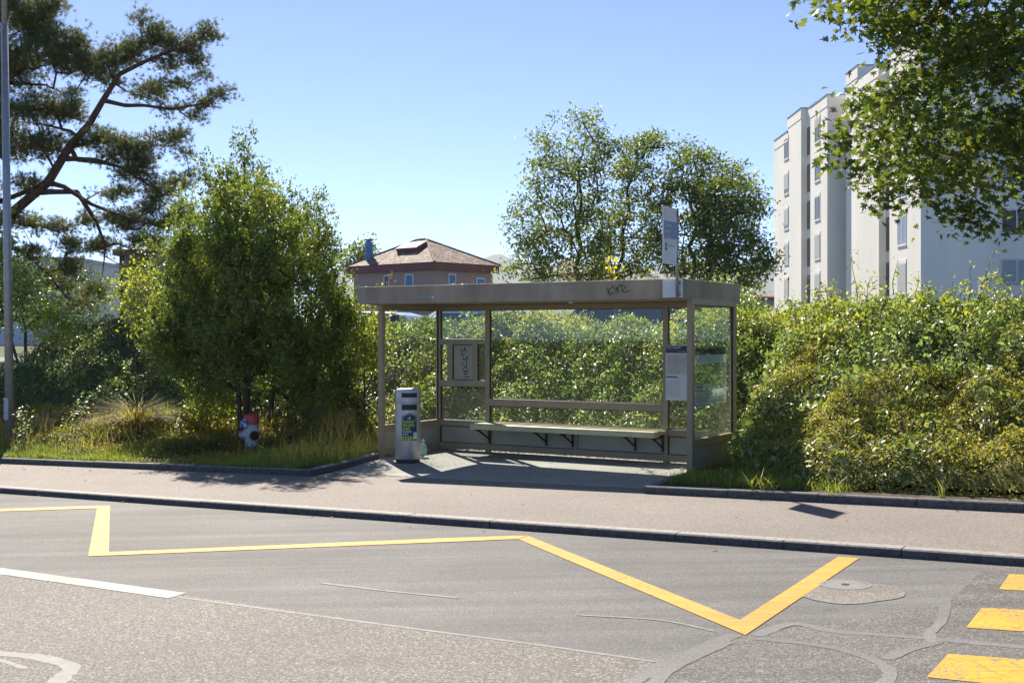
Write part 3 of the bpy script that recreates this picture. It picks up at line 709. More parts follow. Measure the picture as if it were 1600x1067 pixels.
mb = MB(); mb.add([onfront(674.5, 466.6), onfront(677, 467), onfront(678.3, 464.3), onfront(677, 461.8), onfront(674.5, 462.2)], [(0, 1, 2, 3, 4)]); mb.build('lettering_dot', M['alu'], rf)
# bench
b0, b1 = 1.09, SD-.06; ba0, ba1 = .92, 4.13
bn = None
mb = MB(); mb.sb(ba0, ba1, b0, b0+.20, .398, .487); bn = mb.build('bench', M['bench'], sh, bevel=.012)
mb = MB(); mb.sb(ba0+.01, ba1+.02, b0+.215, b1, .43, .485); mb.build('seat_board', M['bench'], bn, bevel=.01)
for px_ in (765, 854, 895, 993, 1036):
    a = a_at(px_, SD-.04); mb = MB()
    mb.sb(a-.014, a+.014, SD-.062, SD-.040, .16, .42); mb.sb(a-.0135, a+.0135, b0+.04, SD-.062, .37, .397)
    p0 = g(a, b0+.1, .38); p1 = g(a, SD-.055, .22); mb.tube([p0, p1], .014, 6)
    mb.build('bracket', M['dark'], bn)
# case with timetable, inside on the back wall
tt = thing('timetable_case', g(a_at(1058, SD-.07), SD-.07, 1.35), 'white timetable sheet with dark blue header, inside the shelter beside the right post', 'timetable')
b_ = SD-.075
fa = a_at(1040.2, b_); fb = a_at(1083, b_)
zt_ = CH+(HY-539)/F*g(fa, b_)[1]; zb_ = CH+(HY-625)/F*g(fa, b_)[1]
mb = MB(); mb.sb(fa, fb, b_, b_+.03, zb_, zt_); mb.build('sheet', M['paper'], tt)
zhd = CH+(HY-551.3)/F*g(fa, b_)[1]
mb = MB(); mb.sb(fa+.004, fb-.004, b_-.003, b_-.0005, zhd, zt_-.01); hd = mb.build('header', M['navy'], tt)
def tfn(a, z, bb=b_-.004): return lambda x, y: g(a+x, bb, z+y)
text('lettering', 'Cham, Langacker', .033, tfn(fa+.012, zt_-.045), M['paper'], hd, bold=.001)
text('lettering', 'Fahrplan gültig ab Dezember', .017, tfn(fa+.012, zt_-.078), M['greyprint'], hd)
text('lettering', '641/642', .036, tfn(fa+.20, zt_-.105), M['greyprint'], hd)
mb = MB(); z1 = zhd-.03; z2 = zb_+.38
mb.sb(fa+.02, fb-.02, b_-.003, b_-.0005, z2, z1); mp_ = mb.build('network_map', basic('network_map', (.50, .48, .46), .6, 0, .22, 22), tt)
mb = MB(); r = np.random.default_rng(2)
for k in range(26):
    x0_ = fa+.03+.36*r.random(); y0_ = z2+.02+(z1-z2-.05)*r.random(); an = r.choice([0, .8, 1.57, 2.4]); L_ = .05+.1*r.random()
    x1_ = min(max(x0_+L_*math.cos(an), fa+.03), fb-.03); y1_ = min(max(y0_+L_*math.sin(an), z2+.01), z1-.01)
    q0 = g(x0_, b_-.0045-k*.0001, y0_); q1 = g(x1_, b_-.0045-k*.0001, y1_)
    mb.add([q0, q1, (q1[0], q1[1], q1[2]+.005), (q0[0], q0[1], q0[2]+.005)], [(0, 1, 2, 3)])
mb.build('route_lines', M['greyprint'], mp_)
mb = MB(); mb.sb(fa+.01, fa+.19, b_-.004, b_-.001, zb_+.335, zb_+.352); mb.build('title_bar', M['dark'], tt)
mb = MB()
for c in range(4):
    for q in range(17):
        x_ = fa+.03+c*.055; y_ = zb_+.285-q*.0145; mb.sb(x_, x_+.034-(q*7+c*3) % 5*.004, b_-.0025, b_-.0006, y_, y_+.005)
mb.build('timetable_rows', M['greyprint'], tt)
# poster case on the right-hand glass
pc = thing('poster_case', g(SW-.05, .8, 1.3), 'clear poster case with pale blue notices on the right-hand glass of the shelter', 'poster case')
pb0, pb1 = .09, SD-.17; zp0, zp1 = .935, 1.745; ax_ = SW-.045
mb = MB(); mb.add([g(ax_, pb0, zp0), g(ax_, pb1, zp0), g(ax_, pb1, zp1), g(ax_, pb0, zp1)], [(0, 1, 2, 3)]); mb.build('cover_glass', M['glass_green'], pc)
mb = MB()
for q in ((pb0, pb1, zp1-.012, zp1), (pb0, pb1, zp0, zp0+.012)): mb.sb(ax_-.012, ax_+.012, *q)
for q in ((pb0, pb0+.02), (pb1-.02, pb1)): mb.sb(ax_-.0115, ax_+.0115, q[0], q[1], zp0+.012, zp1-.012)
mb.build('frame', M['galv'], pc)
def sheet(nm, q0, q1, z0, z1, m, dx=.006, par=pc):
    mb = MB(); mb.sb(ax_+dx, ax_+dx+.003, q0, q1, z0, z1); return mb.build(nm, M[m], par)
# seen from outside through the glass these are the printed faces
sheet('header', pb0+.16, pb1-.03, zp1-.115, zp1-.02, 'navy')
sheet('pale_band', pb0+.13, pb1-.03, zp1-.235, zp1-.118, 'teal')
nb = sheet('notice', pb0+.13, pb1-.03, zp0+.015, zp0+.21, 'teal')
n2 = sheet('notice', pb0+.13, pb0+.75, zp0+.212, zp0+.29, 'teal')
sfn = lambda b, z: (lambda x, y: g(ax_-.0015+.005, b+x, z+y))
def sfn(b, z): return lambda x, y: g(ax_+.0105, b+x, z+y)
text('lettering', 'Ohne Billett', .055, sfn(pb0+.16, zp0+.245), M['navy'], n2, bold=.002)
text('lettering', 'ist das Fahren teuer', .05, sfn(pb0+.16, zp0+.190), M['navy'], nb, bold=.001)
mb = MB()
for k in range(4): mb.sb(ax_+.0095, ax_+.0105, pb0+.17, pb0+.62-.05*(k % 2), zp0+.15-k*.03, zp0+.156-k*.03)
mb.build('text_lines', M['signblue'], nb)
# ------------------------------------------------------------------ bus stop sign
sa, sb_ = a_at(1058, -.40), -.40
sx_, sy_, _ = g(sa, sb_)
sg = thing('bus_stop_sign', (sx_, sy_, ZB), 'tall narrow white and blue bus stop flag on a steel pole above the shelter front', 'bus stop sign')
mb = MB(); zt2 = CH+(HY-326)/F*sy_
mb.tube([(sx_, sy_, ZB+.02), (sx_, sy_, zt2)], .021, 12); mb.build('pole', M['galv'], sg, smooth=True)
mb = MB(); mb.sb(sa-.225, sa+.055, -oF-.028, -oF-.004, ZB+.02, ZT-.012); mp = mb.build('mounting_plate', M['alu'], sg, bevel=.004)
for z in (ZB+.06, ZT-.06): mb = MB(); mb.sb(sa-.035, sa+.035, -oF-.036, -oF-.028, z-.02, z+.02); mb.build('clamp', M['galv'], mp)
dn = -.37; zt3, zb3 = CH+(HY-327)/F*sy_, CH+(HY-414.5)/F*sy_
mb = MB(); mb.sb(sa-.012, sa+.012, sb_-.03+dn-.05, sb_-.03, zb3, zt3); pn = mb.build('flag_panel', M['alu'], sg, bevel=.004)
L0 = sb_-.03; L1 = L0+dn-.05
def fl(b, z, d=.0145): return lambda x, y: g(sa-d, b-x*-1, z+y)
hz = zt3-zb3
mb = MB(); mb.sb(sa+.0125, sa+.0145, L1+.012, L0-.012, zt3-hz*.55, zt3-hz*.25); bp = mb.build('name_field', M['signblue'], pn)
text('lettering', 'Cham', .085, lambda x, y: g(sa+.0158, L1+.035+x, zt3-hz*.25-.075+y), M['paper'], bp, bold=.001)
text('lettering', 'Lang-\nacker', .082, lambda x, y: g(sa+.0158, L1+.035+x, zt3-hz*.25-.15+y), M['paper'], bp, bold=.001, sx=.9)
for k in range(2):
    mb = MB(); mb.sb(sa+.0125, sa+.0145, L1+.045, L1+.10, zt3-hz*(.69+.075*k), zt3-hz*(.63+.075*k)); mb.build('line_number', M['navy'], pn)
text('lettering', 'Zug, Bahnhof', .035, lambda x, y: g(sa+.0145, L1+.13+x, zt3-hz*.69+y), M['dark'], pn)
for z in (zt3-.07, zb3+.06):
    mb = MB(); mb.sb(sa-.02, sa+.02, L0-.005, sb_+.005, z-.035, z+.035); mb.build('bracket', M['dark'], sg)
# ------------------------------------------------------------------ litter bin
bx, by, _ = P(635.5, 724.5); by += .19
bz = float(H(*ab(bx, by)))
bi = thing('litter_bin', (bx, by, bz), 'brushed steel litter bin with lime and navy sticker, by the left shelter post', 'litter bin')
R = .192; Ht = 1.10
face = math.atan2(-by, -bx)+.13          # direction the slots look
mb = MB(); n = 40; vs = []; profz = [0, .06, .0601, .93, .9301]
rings = [(R-.004, .055), (R, .06), (R, .5), (R, .90)]
for rr, z in rings:
    for k in range(n): t = 2*math.pi*k/n; vs.append((bx+rr*math.cos(t), by+rr*math.sin(t), bz+z))
fs = [(i*n+k, i*n+(k+1) % n, (i+1)*n+(k+1) % n, (i+1)*n+k) for i in range(len(rings)-1) for k in range(n)]
mb.add(vs, fs); mb.build('body', M['steel'], bi, smooth=True)
mb = MB(); mb.lathe((bx, by, bz-.03), [(R-.012, 0), (R-.012, .085), (R-.02, .086)], 36); mb.build('plinth', M['dark'], bi, autosm=True)
# hood: slanting seam, rounded top a little higher at the face side
mb = MB(); vs = []; rings = [(1.0, 0), (1.012, .012), (1.012, .10), (1.005, .165), (.93, .19), (.72, .203), (.35, .207)]
for f_, h_ in rings:
    for k in range(n):
        t = 2*math.pi*k/n; lean = .012*math.cos(t-face)
        vs.append((bx+R*f_*math.cos(t), by+R*f_*math.sin(t), bz+.90+h_+lean*f_*(h_ > .1)))
mb.add(vs, [(i*n+k, i*n+(k+1) % n, (i+1)*n+(k+1) % n, (i+1)*n+k) for i in range(len(rings)-1) for k in range(n)]+[tuple((len(rings)-1)*n+k for k in range(n))])
hood = mb.build('hood', M['steel'], bi, autosm=True)
def cyl(ang, z, r): return (bx+r*math.cos(face+ang), by+r*math.sin(face+ang), bz+z)
def cpatch(name, a0_, a1_, z0_, z1_, r, m, par, zfun=None, n=14):
    mb = MB(); vs = []
    for k in range(n+1):
        t = a0_+(a1_-a0_)*k/n; zt_ = z1_ if zfun is None else zfun(k/n); vs += [cyl(t, z0_, r), cyl(t, zt_, r)]
    mb.add(vs, [(2*k, 2*k+2, 2*k+3, 2*k+1) for k in range(n)]); return mb.build(name, M[m], par, smooth=True)
cpatch('upper_slot', -.62, .62, .975, 1.045, R*1.012+.003, 'black', hood)
cpatch('lower_slot', -.62, .62, .79, .875, R+.003, 'black', bi)
cpatch('slot_lip', -.62, .62, .873, .884, R+.009, 'galv', bi)
cpatch('slot_lip', -.62, .62, 1.043, 1.052, R*1.012+.009, 'galv', hood)
cpatch('seam', -math.pi, math.pi, .897, .903, R+.0135*.2, 'dark', bi, n=40)
st = cpatch('sticker', -.60, .60, .36, .66, R+.004, 'navy', bi, lambda t: .70+.055*(1-abs(2*t-1)))
cpatch('sticker_outline', -.53, .53, .70, .705, R+.005, 'paper', st, lambda t: .702+.045*(1-abs(2*t-1))) if False else None
mb = MB(); vs = []
for k in range(15):
    t = -.53+1.06*k/14; h = .692+.048*(1-abs(2*k/14-1)); vs += [cyl(t, h, R+.0055), cyl(t, h+.006, R+.0055)]
mb.add(vs, [(2*k, 2*k+2, 2*k+3, 2*k+1) for k in range(14)])
for s in (-1, 1):
    mb.add([cyl(s*.53, .62, R+.0055), cyl(s*.50, .62, R+.0055), cyl(s*.50, .695, R+.0055), cyl(s*.53, .695, R+.0055)], [(0, 1, 2, 3)])
mb.build('sticker_outline', M['paper'], st)
cf = lambda x0, z0: (lambda x, y: cyl(-(-(x0)) + (x)/R, z0+y, R+.006))
for i_, s_ in enumerate(('DU MACHST', 'DEN UNTER-', 'SCHIED')):
    text('lettering', s_, .052, cf(-.53, .60-.052*i_), M['lime'], st, sx=.62, bold=.0015)
for i_, s_ in enumerate(('Gemeinsam', 'sauber!')):
    text('lettering', s_, .040, cf(-.53, .462-.038*i_), M['paper'], st, sx=.7, bold=.001)
mb = MB(); 
for k in range(5):
    t0 = -.60+k*.2
    vs = [cyl(t0+.0, .405, R+.0052), cyl(t0+.11, .405, R+.0052), cyl(min(t0+.21, .6), .335, R+.0052), cyl(min(t0+.10, .6), .335, R+.0052)]
    mb.add(vs, [(0, 1, 2, 3)])
cpatch('stripe_ground', -.6, .6, .335, .36, R+.0042, 'navy', st); mb.build('hazard_stripes', M['lime'], st)
cpatch('white_tab', .30, .62, .36, .46, R+.0065, 'paper', st, n=6)
mb = MB(); c_ = cyl(0, .66, R+.0062)
fgf = lambda x, y: cyl(.02+x/R, .655+y, R+.0062)
for poly in ([(-.006, 0), (.0, 0), (.004, .03), (-.002, .05), (-.008, .03)], [(.003, 0), (.009, 0), (.008, .03), (.002, .03)], [(-.004, .052), (.004, .052), (.004, .062), (-.004, .062)], [(-.03, 0), (-.016, 0), (-.018, .018), (-.028, .018)]):
    mb.add([fgf(x, y) for x, y in poly], [tuple(range(len(poly)))])
mb.build('pictogram', M['paper'], st)
# green bag behind the bin
gx, gy, _ = P(659, 716); gy += .12
gt = thing('plastic_bag', (gx, gy, 0.0), 'crumpled pale green plastic bag on the ground behind the litter bin', 'plastic bag')
bm = bmesh.new(); bmesh.ops.create_icosphere(bm, subdivisions=3, radius=.07)
for v in bm.verts:
    c = v.co; k = .22*(vnoise(c.x*30+c.z*11, c.y*30, 1, 2)-.5); v.co = Vector((c.x*(1+k), c.y*(1+k), c.z*(1.35+k)+.10)); 
    if c.z > .065: v.co.z += .03
me = bpy.data.meshes.new('bag'); bm.to_mesh(me); bm.free()
co = [(v.co.x+gx, v.co.y+gy, v.co.z+.0) for v in me.vertices]
for v, c in zip(me.vertices, co): v.co = c
link('bag_body', me, M['cangreen'], gt, smooth=False)
mb = MB(); mb.tube([(gx-.01, gy, .21), (gx, gy-.01, .25), (gx+.03, gy, .27)], [.02, .012, .03], 8); mb.build('knot', M['cangreen'], gt)
# ------------------------------------------------------------------ hydrant
hx, hy_, hz0 = P(393, 712); hg = float(H(*ab(hx, hy_)))
hyd = thing('fire_hydrant', (hx, hy_, hg), 'grey cast iron fire hydrant with red cap, standing in the roadside grass', 'fire hydrant')
zh = lambda py: CH+(HY-py)/F*hy_
mb = MB(); mb.lathe((hx, hy_, 0), [(.115, hg-.1), (.115, zh(709)), (.12, zh(708))], 24); mb.build('concrete_foot', M['kerb'], hyd, autosm=True)
mb = MB(); mb.lathe((hx, hy_, 0), [(.135, zh(708)), (.14, zh(707.2)), (.135, zh(706)), (.112, zh(705)), (.104, zh(698)), (.108, zh(685)), (.118, zh(672)), (.124, zh(664))], 28)
hb = mb.build('barrel', M['hydgrey'], hyd, autosm=True)
mb = MB(); mb.lathe((hx, hy_, 0), [(.122, zh(664)), (.128, zh(663)), (.128, zh(662)), (.121, zh(662))], 28); mb.build('collar', M['galv'], hyd, autosm=True)
mb = MB(); mb.lathe((hx, hy_, 0), [(.123, zh(662)), (.132, zh(661)), (.126, zh(655)), (.118, zh(648.5)), (.109, zh(647.2)), (.05, zh(646.8)), (.04, zh(645)), (.03, zh(644.8))], 10)
cp = mb.build('cap', M['red'], hyd, bevel=.004)
for ang, nm in ((math.radians(-62), 'outlet'), (math.radians(-172), 'outlet')):
    d = Vector((math.cos(ang), math.sin(ang), -.12)).normalized(); c = Vector((hx, hy_, zh(677.5)))+d*.07
    mb = MB(); mb.lathe(c, [(.082, 0), (.08, .05), (.072, .07), (.072, .085)], 20, d); ot = mb.build(nm, M['hydgrey'], hyd, autosm=True)
    mb = MB(); mb.lathe(c+d*.086, [(.079, 0), (.079, .028), (.072, .036), (.045, .037), (.042, .05), (.018, .051)], 20, d); mb.build('outlet_cap', M['dark'] if ang > -2 else M['galv'], ot, autosm=True)
cx_, cy_, cz_ = hx-.115, hy_-.13, zh(667.5)
cn = thing('drink_carton', (cx_, cy_, cz_), 'small blue and white drink carton perched on the left outlet of the hydrant', 'drink carton')
mb = MB(); Rm = Matrix.Rotation(.5, 4, 'Z') @ Matrix.Rotation(.18, 4, 'Y')
def rb(mb, x0, x1, y0, y1, z0, z1):
    q = [(x0, y0, z0), (x1, y0, z0), (x1, y1, z0), (x0, y1, z0), (x0, y0, z1), (x1, y0, z1), (x1, y1, z1), (x0, y1, z1)]
    mb.hexa([tuple(Rm @ Vector(p)+Vector((cx_, cy_, cz_))) for p in q])
rb(mb, -.05, .05, -.035, .035, 0, .125); mb.build('carton', M['canblue'], cn, bevel=.004)
mb = MB(); rb(mb, -.012, .04, -.038, -.0352, .02, .08); rb(mb, -.045, -.02, -.038, -.0352, .07, .1); mb.build('print', M['paper'], cn)
mb = MB(); rb(mb, -.015, .02, -.015, .015, .126, .15); mb.build('screw_cap', M['alu'], cn, bevel=.003)
# ------------------------------------------------------------------ lamp post
lx, ly, _ = P(16, 709); lz = float(H(*ab(lx, ly)))
lp = thing('lamp_post', (lx, ly, lz), 'slender grey steel street lamp post rising out of frame at the left edge', 'lamp post')
topx = (6.5-800)/F*ly; zt_ = CH+(HY-0)/F*ly; dxz = (topx-lx)/(zt_-lz)
zc = CH+(HY-40)/F*ly
mb = MB(); mb.tube([(lx, ly, lz-.1), (lx+dxz*(zc-lz), ly, zc), ], [.078, .062], 20); mb.build('shaft', M['galv'], lp, smooth=True)
mb = MB(); z2 = 8.6; mb.tube([(lx+dxz*(zc-lz), ly, zc), (lx+dxz*(z2-lz), ly, z2), (lx+dxz*(z2-lz)+.1, ly-.3, z2+.25), (lx+.1, ly-1.3, z2+.4)], [.046, .042, .04, .036], 16); mb.build('mast_arm', M['galv'], lp, smooth=True)
mb = MB(); mb.hexa([(lx-.02, ly-2.0, z2+.38), (lx+.22, ly-2.0, z2+.38), (lx+.22, ly-1.2, z2+.32), (lx-.02, ly-1.2, z2+.32), (lx+.04, ly-1.95, z2+.46), (lx+.16, ly-1.95, z2+.46), (lx+.2, ly-1.2, z2+.44), (lx, ly-1.2, z2+.44)]); mb.build('lantern', M['galv'], lp, bevel=.02)
mb = MB(); mb.box(lx-.085, lx+.0, ly-.083, ly-.06, lz+.62, lz+1.02)
mb.build('service_door', M['galv'], lp, bevel=.004)
mb = MB(); mb.tube([(lx, ly, lz+.40), (lx, ly, lz+.415)], .0795, 20); mb.build('band', M['dark'], lp)
# ================================================================== BUILDINGS
apt = thing('apartment_building', (24, 80, 1.1), 'large stepped white apartment block with rows of shuttered windows behind the hedge on the right', 'apartment building')
def xatY(px, Y): return (px-800)/F*Y
XA = 22.0; XB = 22.9
blocks = [  # x0, x1, y0, y1, top
    (XA, 31, 94.6, 99.4, 18.2), (XA+.003, 31, 90.2, 94.6, 19.2), (XA+.45, 31, 87.4, 90.2, 19.1),
    (XA, 32, 82.7, 87.4, 18.7), (23.8, 33, 81.2, 82.7, 18.5), (XB, 33, 78.5, 81.2, 19.8), (XB+.003, 33, 74.0, 78.5, 18.9),
    (XB+.45, 34, 71.9, 74.0, 18.7), (XB, 42, 66.4, 71.9, 18.95)]
mb = MB(); cap = MB()
for x0, x1, y0, y1, zt_ in blocks:
    mb.box(x0, x1, y0, y1, .8, zt_-.85); mb.box(x0-.03, x1, y0-.03, y1+.0, zt_-.849, zt_-.08); cap.box(x0-.07, x1, y0-.07, y1-.0, zt_-.08, zt_)
mb.build('wall', M['wall'], apt, center=True); cap.build('parapet_cap', M['wallcap'], apt)
def awin(face, c, Y, ztop, wd, ht, shut, glass='pane', sill=True):
    """face 'L': wall plane X=c facing -X, centred at depth Y; face 'R': wall plane Y=c facing -Y, centred at X=Y"""
    def bx_(mb, s0, s1, d0, d1, z0, z1):
        if face == 'L': mb.box(c-d1, c-d0, Y-s1, Y-s0, z0, z1)
        else: mb.box(Y+s0, Y+s1, c-d1, c-d0, z0, z1)
    h = wd/2; zb = ztop-ht
    mb = MB(); 
    for q in ((-h, -h+.07, zb, ztop), (h-.07, h, zb, ztop), (-h+.07, h-.07, ztop-.07, ztop), (-h+.07, h-.07, zb, zb+.07)): bx_(mb, q[0], q[1], .0, .03, q[2], q[3])
    if wd > 1.3: bx_(mb, -.05, .05, .0, .029, zb+.07, ztop-.07)
    wf = mb.build('window', M['winframe'], apt)
    mb = MB(); bx_(mb, -h+.07, h-.07, .0, .02, zb+.07, ztop-.07); mb.build('pane', M[glass], wf)
    mb = MB(); bx_(mb, -h-.02, h+.02, .0, .035, ztop+.01, ztop+.24); mb.build('shutter_box', M['wall'], wf)
    mb = MB(); bx_(mb, -h-.04, h+.04, .0, .07, zb-.07, zb-.01); mb.build('sill', M['wallcap'] if face == 'R' else M['wall'], wf)
    if shut > 0:
        mb = MB(); z = ztop-.02
        while z > ztop-ht*shut+.05: bx_(mb, -h+.02, h-.02, .031, .045, z-.10, z-.012); z -= .1
        mb.build('roller_shutter', M['shutter'], wf)
for k in range(6):
    awin('L', XA, 95.0, CH+(HY-214)/F*95-2.8*k-.2, 1.5, 1.6, [0, .75, .85, 1, 1, .9][k])
    awin('L', XA, 85.35, CH+(HY-180)/F*85.3-2.8*k-.25, 1.5, 1.7, [.35, 0, 0, .95, .9, 1][k])
    awin('L', 23.8, 82.0, 16.2-2.8*k, .7, 1.7, 0)
    awin('L', XB, 69.6, CH+(HY-338)/F*69.6+2.8*(3-k), 1.55, 1.7, [0, 0, 0, 0, 1, .5][k] if k < 6 else 0, 'curtain_pane' if k == 3 else 'pane')
    for xx in (xatY(1589, 66.4), xatY(1589, 66.4)+3.4, xatY(1589, 66.4)+8):
        awin('R', 66.4, xx, CH+(HY-327)/F*66.4+2.8*(3-k), 1.8, 1.35, 0, 'curtain_pane' if k % 2 == 0 else 'pane')
for (x0, y0, y1) in ((XA+.45, 87.4, 90.2), (XB+.45, 71.9, 74.0)):
    xx = x0-.03
    for k in range(6):
        mb = MB(); mb.box(xx, xx+.028, y0+.1, y1-.1, 1.5+2.8*k, 3.6+2.8*k); mb.build('loggia_window', M['loggia'], apt)
# house with hip roof -------------------------------------------------------
D0 = 85.0; c0 = np.array(W(679, 520, D0)[:2])
e1 = np.array([-.75, .66]); e2 = np.array([.66, .75]); L1_, L2_ = 9.5, 6.95
ze = CH+(HY-409)/F*D0; zeb = CH+(HY-421)/F*D0
hs = thing('hip_roof_house', (float(c0[0]), float(c0[1]), 0), 'pale pink clapboard house with brown tiled hip roof and blue shutters beyond the shelter roof', 'house')
def hp(s, t, z): p = c0+e1*s+e2*t; return (p[0], p[1], z)
ov = .0
mb = MB(); mb.hexa([hp(.35, .35, 0), hp(.35, L2_-.35, 0), hp(L1_-.35, L2_-.35, 0), hp(L1_-.35, .35, 0), hp(.35, .35, zeb+.1), hp(.35, L2_-.35, zeb+.1), hp(L1_-.35, L2_-.35, zeb+.1), hp(L1_-.35, .35, zeb+.1)])
mb.build('wall', M['housewall'], hs)
mb = MB(); mb.hexa([hp(0, 0, zeb), hp(0, L2_, zeb), hp(L1_, L2_, zeb), hp(L1_, 0, zeb), hp(0, 0, ze), hp(0, L2_, ze), hp(L1_, L2_, ze), hp(L1_, 0, ze)]); mb.build('eaves_board', M['fascia_red'], hs)
zr = CH+(HY-374)/F*(D0+5.5)
mb = MB(); r0, r1 = hp(4.4, L2_/2, zr), hp(5.4, L2_/2, zr)
A_, B_, C_, D_ = hp(-.12, -.12, ze+.004), hp(-.12, L2_+.12, ze+.004), hp(L1_+.12, L2_+.12, ze+.004), hp(L1_+.12, -.12, ze+.004)
mb.add([A_, B_, C_, D_, r0, r1], [(0, 1, 4), (1, 2, 5, 4), (2, 3, 5), (3, 0, 4, 5), (3, 2, 1, 0)]); rfh = mb.build('roof', M['tiles'], hs)
mb = MB(); 
for q, w_ in ((A_, r0), (B_, r0), (C_, r1), (D_, r1)): mb.tube([q, w_], .09, 6)
mb.tube([r0, r1], .1, 6); mb.build('ridge_tiles', M['tiles'], rfh)
# skylight on the left slope
nL = np.cross(np.array(D_)-np.array(A_), np.array(r0)-np.array(A_)); nL /= np.linalg.norm(nL); nL = nL if nL[2] > 0 else -nL
ux = (np.array(D_)-np.array(A_)); ux /= np.linalg.norm(ux); uy = np.cross(nL, ux); uy = uy if uy[2] > 0 else -uy
bs = np.array(A_)+ux*4.6+uy*2.55
def sl(x, y, z): return tuple(bs+ux*x+uy*y+nL*z)
mb = MB(); mb.hexa([sl(-1.1, -.6, 0), sl(1.1, -.6, 0), sl(1.1, .6, 0), sl(-1.1, .6, 0), sl(-1.1, -.6, .35), sl(1.1, -.6, .35), sl(1.1, .6, .28), sl(-1.1, .6, .28)]); sk = mb.build('skylight', M['fascia_red'], rfh)
mb = MB(); mb.add([sl(-1.0, -.55, .36), sl(1.0, -.55, .36), sl(1.0, .52, .30), sl(-1.0, .52, .30)], [(0, 1, 2, 3)]); mb.build('skylight_pane', M['curtain_pane'], rfh)
chx, chy = float(W(583, 400, 94)[0]), 91.2
mb = MB(); zc_ = CH+(HY-386)/F*94; mb.lathe((chx, chy, 0), [(.3, 6.2), (.3, zc_), (.2, zc_), (.2, zc_+.3), (.3, zc_+.3), (.3, zc_+.42), (.1, zc_+.5)], 14); mb.build('chimney', M['blueshut'], rfh)
def hwin(side, s, wd, zt_, zb_, m='blueshut'):
    pt = (lambda a, z, d: hp(a, .35-d, z)) if side == 0 else (lambda a, z, d: hp(.35-d, a, z))
    mb = MB(); fr_ = .1
    q = [pt(s-wd/2-fr_, zb_, .01), pt(s+wd/2+fr_, zb_, .01), pt(s+wd/2+fr_, zt_+fr_, .01), pt(s-wd/2-fr_, zt_+fr_, .01)]
    q2 = [pt(s-wd/2-fr_, zb_, .06), pt(s+wd/2+fr_, zb_, .06), pt(s+wd/2+fr_, zt_+fr_, .06), pt(s-wd/2-fr_, zt_+fr_, .06)]
    mb.hexa([q[0], q[1], q2[1], q2[0], q[3], q[2], q2[2], q2[3]]); wn = mb.build('window', M['alu'], hs)
    mb = MB(); mb.add([pt(s-wd/2, zb_+.05, .065), pt(s+wd/2, zb_+.05, .065), pt(s+wd/2, zt_, .065), pt(s-wd/2, zt_, .065)], [(0, 1, 2, 3)]); mb.build('shutter', M[m], wn)
def hs_at(px, side):
    k = (px-800)/F; e = e1 if side == 0 else e2; o_ = c0+(e2 if side == 0 else e1)*.35
    return (k*o_[1]-o_[0])/(e[0]-k*e[1])
zw1, zw0 = CH+(HY-431)/F*88, CH+(HY-452)/F*88
hwin(0, hs_at(640, 0), .70, zw1, zw0); hwin(0, hs_at(604.5, 0), .40, zw1, zw0, 'pane'); hwin(1, hs_at(706, 1), .6, zw1, zw0); hwin(1, hs_at(750.5, 1), .8, zw1-.2, zw0)
# brown-roofed house behind the pine, and the pale building
def house(name, px0, px1, pyt, pye, D, label, wallm, roofm, deep=9, flat=False):
    x0, x1 = xatY(px0, D), xatY(px1, D); ze_ = CH+(HY-pye)/F*D; zt_ = CH+(HY-pyt)/F*D
    o = thing(name, ((x0+x1)/2, D, 0), label, 'house' if not flat else 'building')
    if flat:
        mb = MB(); mb.box(x0, x1, D, D+deep, 0, zt_-.3); mb.build('wall', M[wallm], o)
        mb = MB(); mb.box(x0-.1, x1+.1, D-.1, D+deep+.1, zt_-.3, zt_); mb.build('flat_roof', M[roofm], o)
        for k in range(3):
            mb = MB(); xx = x0+(x1-x0)*(.2+.3*k); mb.box(xx-.7, xx+.7, D-.03, D+.02, zt_-2.1, zt_-.9); mb.build('window', M['pane'], o)
    else:
        mb = MB(); mb.box(x0+.4, x1-.4, D, D+deep, 0, ze_); mb.build('wall', M[wallm], o)
        mb = MB(); mb.box(x0, x1, D-.5, D+deep+.5, ze_, ze_+.28); mb.build('eaves_board', M['fascia_red'], o)
        mb = MB(); ym = D+deep/2; xm = min(3.0, (x1-x0)/2)
        mb.add([(x0, D-.5, ze_+.284), (x1, D-.5, ze_+.284), (x1, D+deep+.5, ze_+.284), (x0, D+deep+.5, ze_+.284), (x0+xm, ym, zt_), (x1-xm, ym, zt_)], [(0, 1, 5, 4), (1, 2, 5), (2, 3, 4, 5), (3, 0, 4), (3, 2, 1, 0)]); mb.build('roof', M['tiles'], o)
        for k in range(2):
            mb = MB(); xx = x0+(x1-x0)*(.3+.4*k); mb.box(xx-.5, xx+.5, D-.03, D+.02, ze_-2.0, ze_-.8); mb.build('window', M['pane'], o)
    return o
house('tiled_house', 181, 420, 372, 400, 58, 'grey house with dark red eaves, half hidden behind the pine and the round evergreen tree', 'greywall', 'tiles', 9)
mb = MB(); mb.tube([(xatY(187, 57.3), 57.6, 0), (xatY(187, 57.3), 57.6, CH+(HY-396)/F*57.5)], .12, 8); _o = mb.build('downpipe', M['dark'])
for o in bpy.data.objects:
    if o.name.startswith('tiled_house'):
        loc = _o.location.copy(); _o.parent = o; _o.location = loc-Vector(o.location)
house('pale_building', -60, 120, 402, 410, 92, 'long pale flat-roofed building seen through the pine branches on the left', 'whitewall', 'wallcap', 12, True)
house('flat_building', 92, 196, 412, 420, 120, 'small pale flat-roofed block between the lamp post and the grey house', 'whitewall', 'wallcap', 10, True)
house('far_tiled_house', 1120, 1240, 455, 468, 128, 'distant low house with light brown tiled roof left of the white apartment block', 'greywall', 'tiles', 12)
